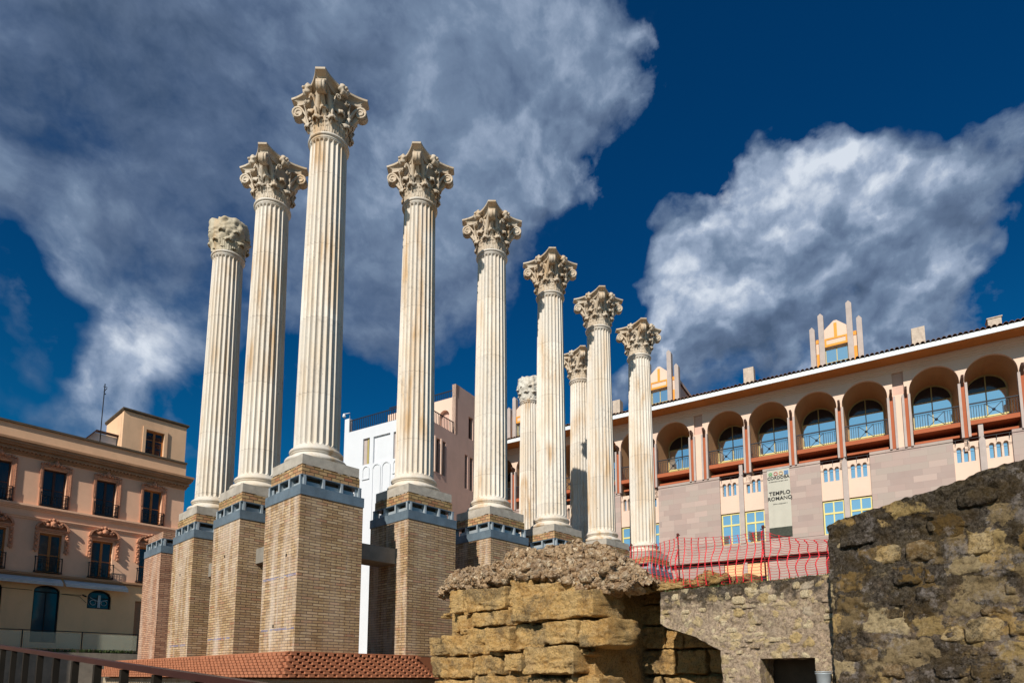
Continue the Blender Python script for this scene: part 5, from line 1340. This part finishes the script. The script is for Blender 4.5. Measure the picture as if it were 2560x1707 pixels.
# dormers
def dormer(c_):
    y0 = -.35; d_ = MB()
    d_.prism([(c_-1.42, Rz(15.6)), (c_+1.42, Rz(15.6)), (c_+1.42, Rz(18.35)), (c_+.8, Rz(18.50)), (c_+.08, Rz(19.35)), (c_-.08, Rz(19.35)), (c_-.8, Rz(18.50)), (c_-1.42, Rz(18.35))], y0+.36, 5.5)
    panel(d_, c_-.72, c_+.72, Rz(15.7), Rz(18.42), [(c_-.70, c_+.70, Rz(15.72), Rz(17.62), None)], y0, y0+.35)
    d_.prism([(c_-.80, Rz(18.40)), (c_+.80, Rz(18.40)), (c_+.80, Rz(18.78)), (c_+.09, Rz(19.42)), (c_-.09, Rz(19.42)), (c_-.80, Rz(18.78))], y0+.02, y0+.34)
    o = d_.build('dormer', M['pink'], RB)
    m_ = MB(); y = y0-.03
    m_.box(c_-.72, c_+.72, y, y0+.02, Rz(17.62), Rz(17.78)); m_.box(c_-.72, c_+.72, y, y0+.02, Rz(18.10), Rz(18.22)); m_.box(c_-.72, c_-.58, y, y0+.02, Rz(17.78), Rz(18.10)); m_.box(c_+.58, c_+.72, y, y0+.02, Rz(17.78), Rz(18.10)); m_.box(c_-.09, c_+.09, y, y0+.02, Rz(18.22), Rz(19.22))
    for sg in (-1, 1):
        m_.box(c_+sg*1.09-.13, c_+sg*1.09+.13, y0+.2, y0+.36, Rz(15.7), Rz(17.35)); m_.box(c_+sg*1.09-.14, c_+sg*1.09+.14, y0+.19, y0+.36, Rz(18.12), Rz(18.40))
    m_.build('orange_trim', M['orange'], o)
    m_ = MB()
    for sg in (-1, 1): m_.box(c_+sg*1.09-.14, c_+sg*1.09+.14, y0+.22, y0+.38, Rz(17.35), Rz(18.12))
    m_.build('side_panel', M['pink'], o)
    for (dx_, zt, w_) in ((-.86, 20.1, .17), (.86, 20.5, .17), (-1.42, 19.25, .16), (1.42, 19.25, .16)):
        m_ = MB(); x = c_+dx_; m_.prism([(x-w_, Rz(15.6)), (x+w_, Rz(15.6)), (x+w_, Rz(zt-.22)), (x, Rz(zt)), (x-w_, Rz(zt-.14))], y0-.12, y0+.34); m_.build('stone_fin', M['greypost'], o)
    f = MB(); y = y0+.22
    f.box(c_-.70, c_-.64, y, y+.06, Rz(15.72), Rz(17.6)); f.box(c_+.64, c_+.70, y, y+.06, Rz(15.72), Rz(17.6)); f.box(c_-.03, c_+.03, y, y+.06, Rz(15.72), Rz(17.6)); f.box(c_-.64, c_+.64, y, y+.05, Rz(16.55), Rz(16.60)); f.build('window_frame', M['dullyellow'], o)
    g_ = MB(); g_.box(c_-.7, c_+.7, y+.03, y+.04, Rz(15.72), Rz(17.6)); g_.build('pane', M['skyglass'], o)
    r_ = MB(); r_.prism([(c_-1.55, Rz(17.9)), (c_-1.50, Rz(17.85)), (c_, Rz(19.42)), (c_+1.50, Rz(17.85)), (c_+1.55, Rz(17.9)), (c_, Rz(19.52))], y0+.40, 6.0); r_.build('dormer_roof', M['tile'], o)
for c_ in (-32.15, -19.82, -7.50, 4.9): dormer(c_)
for i, (a, b, zt, y) in enumerate(((-23.77, -23.14, 17.6, -.2), (-13.57, -12.87, 17.62, -.2), (-3.23, -2.51, 17.55, -.2), (.67, 1.34, 16.95, -.2))):
    m_ = MB(); m_.box(a, b, y, y+.7, Rz(15.7), Rz(zt)); m_.box(a-.05, b+.05, y-.05, y+.75, Rz(zt), Rz(zt+.06)) if i == 3 else None
    m_.build('chimney', M['chimney'], RB)

# banner hanging on the stone cladding
def to_world(s_, out, z):     # s_ measured to the left along the facade
    x = -s_; y = -out; ca, sa = cos(RA), sin(RA)
    return (RBo[0]+x*ca-y*sa, RBo[1]+x*sa+y*ca, z)
bnr = thing('banner', 'tall beige banner reading TEMPLO ROMANO hanging on grey stone cladding', 'banner', to_world(11.55, .26, 4.90), RA)
BH, BW = 4.78, 1.46
def sheet(z0, z1, x0, x1, y, nx=20, nz=40):
    m_ = MB(); vs = []
    for j in range(nz+1):
        for i in range(nx+1):
            u = i/nx; x = x0+(x1-x0)*u; z = z0+(z1-z0)*j/nz; yy = y+.018*sin(u*14)*(1-(z/BH)**2)
            vs.append((x, yy, z))
    L0 = len(vs); vs += [(x_, y_+.012, z_) for x_, y_, z_ in vs]
    fs = [(j*(nx+1)+i, j*(nx+1)+i+1, (j+1)*(nx+1)+i+1, (j+1)*(nx+1)+i) for j in range(nz) for i in range(nx)]
    fs += [tuple(L0+q for q in f[::-1]) for f in fs]
    m_.add(vs, fs, True); return m_
sheet(.66, BH, -BW/2, BW/2, 0).build('cloth', M['banner'], bnr); sheet(0, .655, -BW/2, BW/2, 0, 20, 8).build('dark_foot', M['bannerdk'], bnr)
m_ = MB(); m_.tube([(-.74, 0, BH+.02), (.74, 0, BH+.02)], .03, 8); m_.build('top_rod', M['steellight'], bnr)
def text(s_, size, x, z, mat, parent, nm='lettering', y=-.03, bold=0, sx=1):
    cu = bpy.data.curves.new('t', 'FONT'); cu.body = s_; cu.size = size; cu.align_x = 'CENTER'; cu.align_y = 'CENTER'; cu.extrude = .003; cu.offset = bold; cu.space_character = sx
    ob = bpy.data.objects.new('t', cu); C.objects.link(ob); dg = bpy.context.evaluated_depsgraph_get(); dg.update()
    me = bpy.data.meshes.new_from_object(ob.evaluated_get(dg)); bpy.data.objects.remove(ob)
    me.transform(Matrix.Rotation(pi/2, 4, 'X')); me.materials.clear(); me.materials.append(mat)
    o = link(nm, me, parent, (x, y, z)); return o
text('TEMPLO', .36, .04, 3.06, M['ink'], bnr, bold=.008, sx=1.04); text('ROMANO', .36, .04, 2.69, M['ink'], bnr, bold=.004, sx=.98)
text('CORDOBA', .29, 0, 4.17, M['ink'], bnr, bold=.004)
def dashes(z, x0, x1, h):
    m_ = MB(); x = x0; r_ = random.Random(int(z*10))
    while x < x1:
        l = r_.choice((.03, .035, .045)); m_.box(x, x+l, -.034, -.028, z, z+h*r_.uniform(.7, 1)); x += l+r_.choice((.014, .014, .04))
    m_.build('small_print', M['ink'], bnr)
dashes(3.90, -.62, .62, .05); dashes(2.30, -.40, .50, .045)
def ringmark(x, mat, kind):
    m_ = MB(); zc = 4.47
    if kind == 'ring':
        n = 16; m_.tube([(x+.11*cos(2*pi*k/n)*(1+.12*(k % 2)), -.036, zc+.11*sin(2*pi*k/n)*(1+.12*(k % 2))) for k in range(n+1)], .022, 5)
    elif kind == 'star':
        for k in range(4): a = pi*k/4; m_.bar((x-.12*cos(a), -.036, zc-.12*sin(a)), (x+.12*cos(a), -.036, zc+.12*sin(a)), .012, .012)
        m_.tube([(x+.12*cos(2*pi*k/12), -.036, zc+.12*sin(2*pi*k/12)) for k in range(13)], .012, 5)
    else:
        for a in (-.12, -.04, .04, .12): m_.bar((x-.13, -.036, zc+a), (x+.13, -.036, zc+a), .022, .022); m_.bar((x+a, -.036, zc-.13), (x+a, -.036, zc+.13), .022, .022)
    m_.build('emblem', mat, bnr)
ringmark(-.50, M['green'], 'star'); ringmark(-.16, M['redmark'], 'ring'); ringmark(.18, M['yelmark'], 'ring'); ringmark(.52, M['bluemark'], 'grid')

# ------------------------------------------------------------------ sky, sun, camera
SUN_AZ = radians(199.0); SUN_EL = radians(34)
sd = Vector((cos(SUN_AZ)*cos(SUN_EL), sin(SUN_AZ)*cos(SUN_EL), sin(SUN_EL)))
ld = bpy.data.lights.new('sun', 'SUN'); ld.energy = 5.0; ld.angle = radians(.5); ld.color = (1.0, .935, .84)
lo = bpy.data.objects.new('sun', ld); C.objects.link(lo); lo.rotation_euler = sd.to_track_quat('Z', 'Y').to_euler(); lo.location = (-20, -8, 20)
wd = bpy.data.worlds.new('World'); SC.world = wd; wd.use_nodes = True; nt = wd.node_tree
class WN(NT):
    def __init__(s): s.t = nt; s.tc = None
w_ = WN(); bg = nt.nodes['Background']
sky = w_.n('ShaderNodeTexSky', sky_type='NISHITA', sun_disc=False, sun_elevation=SUN_EL, sun_rotation=(pi/2-SUN_AZ) % (2*pi), altitude=300, air_density=1.1, dust_density=.3, ozone_density=3.0)
CUM = (0.808, 0.243, 0.537)
dirv = w_.n('ShaderNodeVectorMath', operation='NORMALIZE', i_0=w_.co('Generated')).outputs[0]
sund = w_.n('ShaderNodeVectorMath', operation='DOT_PRODUCT', i_0=dirv, i_1=(cos(SUN_AZ), sin(SUN_AZ), .35)).outputs['Value']
tow = w_.ramp(sund, [(.35, 0), (.95, 1)])
skyc = w_.mix(tow, w_.mix(1.0, sky.outputs[0], w_.ramp(w_.n('ShaderNodeSeparateXYZ', i_0=dirv).outputs[2], [(.12, (.02, .46, .66)), (.55, (.008, .29, .54))]), 'MULTIPLY'), w_.mix(1.0, sky.outputs[0], (.40, .72, .80), 'MULTIPLY'))
# clouds: blobs of density placed by direction, broken up by layered noise
BL = [#CLOUDS#
(0.0446, 0.8495, 0.5257, 6.2, 1.0, -0.1),(0.1107, 0.849, 0.5167, 5.6, 0.9, 0.0),(0.1548, 0.8633, 0.4803, 3.6, 0.6, 0.2),(0.068, 0.7631, 0.6427, 7.7, 0.9, -0.2),(0.1233, 0.7938, 0.5955, 7.0, 0.8, -0.15),(0.2019, 0.823, 0.531, 6.3, 0.6, -0.05),(0.2252, 0.7577, 0.6125, 6.7, 0.5, -0.1),(0.1, 0.7556, 0.6473, 10.7, 1, -0.25),(0.243, 0.6631, 0.7079, 12.7, 1, -0.2),(0.3782, 0.5592, 0.7377, 14.3, 1, 0.0),(0.4776, 0.4394, 0.7608, 9.9, 0.85, 0.25),(0.5543, 0.4289, 0.7133, 6.6, 0.55, 0.35),(0.3451, 0.6971, 0.6285, 13.1, 1, -0.05),(0.4585, 0.6653, 0.5892, 10.4, 0.8, -0.05),(0.1652, 0.7885, 0.5925, 9.4, 0.9, -0.1),(0.3141, 0.794, 0.5205, 8.5, 0.7, 0.0),(0.4573, 0.5728, 0.6803, 11.6, 0.8, 0.1),(0.1688, 0.8504, 0.4983, 4.6, 0.45, 0.3),(0.2426, 0.8704, 0.4285, 5.3, 0.95, 0.8),(0.1932, 0.913, 0.3592, 4.1, 0.7, 0.9),(0.1567, 0.9311, 0.3294, 3.7, 0.6, 0.8),(0.2385, 0.9087, 0.3427, 3.6, 0.6, 0.7),(0.2788, 0.8872, 0.3676, 4.5, 0.8, 0.5),(0.0867, 0.907, 0.4121, 2.0, 0.55, 0.3),(0.1097, 0.9136, 0.3914, 1.8, 0.35, 0.3),(0.0648, 0.8106, 0.582, 4.0, 0.5, -0.5),(0.4506, 0.7243, 0.5219, 4.4, 0.4, -0.2),(0.4759, 0.7801, 0.4061, 2.6, 0.5, 0.1),(0.7557, 0.2162, 0.6182, 4.2, 1.0, 1.3),(0.7559, 0.2705, 0.5962, 5.1, 1, 1.1),(0.803, 0.2139, 0.5563, 7.0, 1, 0.7),(0.8171, 0.1398, 0.5594, 5.6, 0.8, 0.5),(0.8255, 0.0807, 0.5586, 3.2, 0.5, 0.4),(0.7731, 0.3521, 0.5277, 6.4, 1, 1.1),(0.8215, 0.2773, 0.4982, 9.5, 1, 0.0),(0.8605, 0.1535, 0.4857, 8.0, 0.9, -0.1),(0.8609, 0.0727, 0.5035, 4.6, 0.7, 0.3),(0.8744, 0.0933, 0.4761, 5.5, 0.8, 0.2),(0.8975, 0.0568, 0.4374, 4.3, 0.6, 0.3),(0.8251, 0.0213, 0.5647, 3.7, 0.8, 0.4),(0.8502, 0.0344, 0.5254, 3.4, 0.6, 0.2),(0.7808, 0.411, 0.4706, 4.9, 0.8, 0.5),(0.8302, 0.3438, 0.4388, 6.6, 0.8, -0.4),(0.7102, 0.3364, 0.6184, 2.8, 0.5, 0.3),(0.7273, 0.3653, 0.581, 2.5, 0.4, 0.2),(0.9073, 0.0805, 0.4127, 4.4, 0.5, -0.1),(0.8817, 0.1808, 0.4357, 5.9, 0.7, -0.5),(0.7553, 0.4758, 0.4508, 3.2, 0.4, 0.0),(-0.82, -0.15, 0.42, 13, 0.7, 0.7),(-0.88, 0.2, 0.36, 9, 0.6, 0.8),(-0.75, 0.45, 0.3, 12, 0.7, 0.6)
]
F_ = None
warp = w_.n('ShaderNodeVectorMath', operation='SUBTRACT', i_0=w_.noise(dirv, 2.6, 5, .55, out='Color'), i_1=(.5, .5, .5)).outputs[0]
dw_ = w_.n('ShaderNodeVectorMath', operation='NORMALIZE', i_0=w_.n('ShaderNodeVectorMath', operation='ADD', i_0=dirv, i_1=w_.scale(warp, .36)).outputs[0]).outputs[0]
dens = None; brt = None
for (dx, dy, dz, rad, wt, b_) in BL:
    dt = w_.n('ShaderNodeVectorMath', operation='DOT_PRODUCT', i_0=dw_, i_1=(dx, dy, dz)).outputs['Value']
    mr = w_.n('ShaderNodeMapRange', interpolation_type='SMOOTHSTEP', i_0=dt, i_1=cos(radians(rad)), i_2=cos(radians(rad*.25)), i_3=0.0, i_4=wt).outputs[0]
    dens = mr if dens is None else w_.math('ADD', dens, mr)
    bb = w_.math('MULTIPLY', mr, b_); brt = bb if brt is None else w_.math('ADD', brt, bb)
dens = w_.math('MINIMUM', dens, 1.75); brt = w_.math('MAXIMUM', w_.math('MINIMUM', brt, 1.0), -.8)
dv = w_.n('ShaderNodeVectorMath', operation='ADD', i_0=w_.scale(dirv, (1, 1, 1.25)), i_1=w_.scale(warp, .16)).outputs[0]
dv2 = w_.n('ShaderNodeVectorMath', operation='ADD', i_0=dv, i_1=(-.030, -.004, .030)).outputs[0]
fb = w_.noise(dv, 4.6, 12, .60); fbs = w_.noise(dv2, 4.6, 7, .60); fb2 = w_.noise(dv, 2.1, 6, .55)
fine_ = w_.noise(dv, 17, 8, .62)
bw = w_.n('ShaderNodeVectorMath', operation='ADD', i_0=dv, i_1=w_.scale(w_.n('ShaderNodeVectorMath', operation='SUBTRACT', i_0=w_.noise(dirv, 12, 6, .6, out='Color'), i_1=(.5, .5, .5)).outputs[0], .10)).outputs[0]
vb = w_.n('ShaderNodeTexVoronoi', feature='F1', i_Vector=bw, i_Scale=8.5, i_Detail=2.0, i_Roughness=.55).outputs['Distance']
vb2 = w_.n('ShaderNodeTexVoronoi', feature='F1', i_Vector=w_.n('ShaderNodeVectorMath', operation='ADD', i_0=bw, i_1=(-.014, -.002, .016)).outputs[0], i_Scale=8.5, i_Detail=2.0, i_Roughness=.55).outputs['Distance']
amp_ = w_.math('MINIMUM', w_.math('MULTIPLY_ADD', dens, 2.6, .55), 2.3)
fw = w_.math('MULTIPLY', w_.math('ADD', w_.math('SUBTRACT', fb, .5), w_.math('MULTIPLY', w_.math('SUBTRACT', fine_, .5), .22)), amp_)
cov = w_.math('ADD', w_.math('MULTIPLY', dens, .54), w_.math('ADD', fw, w_.math('MULTIPLY', w_.math('SUBTRACT', .56, vb), w_.math('MULTIPLY', amp_, .19))))
crisp = w_.n('ShaderNodeMapRange', i_0=w_.n('ShaderNodeVectorMath', operation='DOT_PRODUCT', i_0=dirv, i_1=CUM).outputs['Value'], i_1=cos(radians(26)), i_2=cos(radians(17)), i_3=0.0, i_4=1.0).outputs[0]
alpha = w_.mix(crisp, w_.ramp(cov, [(.05, 0), (.25, .30), (.55, .72), (.95, 1)]), w_.ramp(cov, [(.11, 0), (.24, .5), (.50, 1)]))
shade = w_.math('ADD', w_.math('MULTIPLY', w_.math('SUBTRACT', fb, fbs), 2.2), w_.math('MULTIPLY', w_.math('SUBTRACT', vb2, vb), w_.math('MULTIPLY_ADD', crisp, .7, .35)))
lit = w_.math('ADD', w_.math('ADD', w_.math('MULTIPLY', brt, .56), shade), w_.math('ADD', w_.math('MULTIPLY_ADD', fb2, 1.3, -.36), w_.math('MULTIPLY', w_.math('SUBTRACT', fine_, .5), .35)))
ccol = w_.ramp(w_.math('MULTIPLY_ADD', lit, .68, .20), [(.0, (.068, .108, .185)), (.30, (.115, .168, .272)), (.52, (.175, .245, .365)), (.76, (.34, .42, .56)), (1.0, (.68, .74, .83))])
K = 1/.10
ccs = w_.scale(ccol, (K, K, K))
fin = w_.mix(alpha, skyc, ccs)
nt.links.new(fin, bg.inputs['Color']); bg.inputs['Strength'].default_value = .10

cam = bpy.data.cameras.new('camera'); co_ = bpy.data.objects.new('camera', cam); C.objects.link(co_); SC.camera = co_
YAW, PIT, ROL = radians(43.599), radians(6.711), radians(.128)
Fv = Vector((cos(PIT)*cos(YAW), cos(PIT)*sin(YAW), sin(PIT))); Rv = Vector((sin(YAW), -cos(YAW), 0)); Uv = Rv.cross(Fv)
R2v = Rv*cos(ROL)+Uv*sin(ROL); U2v = -Rv*sin(ROL)+Uv*cos(ROL)
m3 = Matrix((R2v, U2v, -Fv)).transposed(); co_.matrix_world = Matrix.Translation((-7.25859, -13.43297, -4.74511)) @ m3.to_4x4()
cam.sensor_width = 36; cam.sensor_fit = 'HORIZONTAL'; cam.lens = 36*1429.815/2352; cam.shift_x = (1176-1175.333)/2352; cam.shift_y = (1385.278-784)/2352
cam.clip_start = .05; cam.clip_end = 3000
SC.view_settings.view_transform = 'Standard'; SC.view_settings.look = 'None'; SC.view_settings.exposure = 0; SC.view_settings.gamma = 1; SC.view_settings.use_curve_mapping = False
SC.cycles.max_bounces = 6; SC.cycles.diffuse_bounces = 3; SC.cycles.glossy_bounces = 3; SC.cycles.transparent_max_bounces = 8
SC.cycles.use_denoising = True
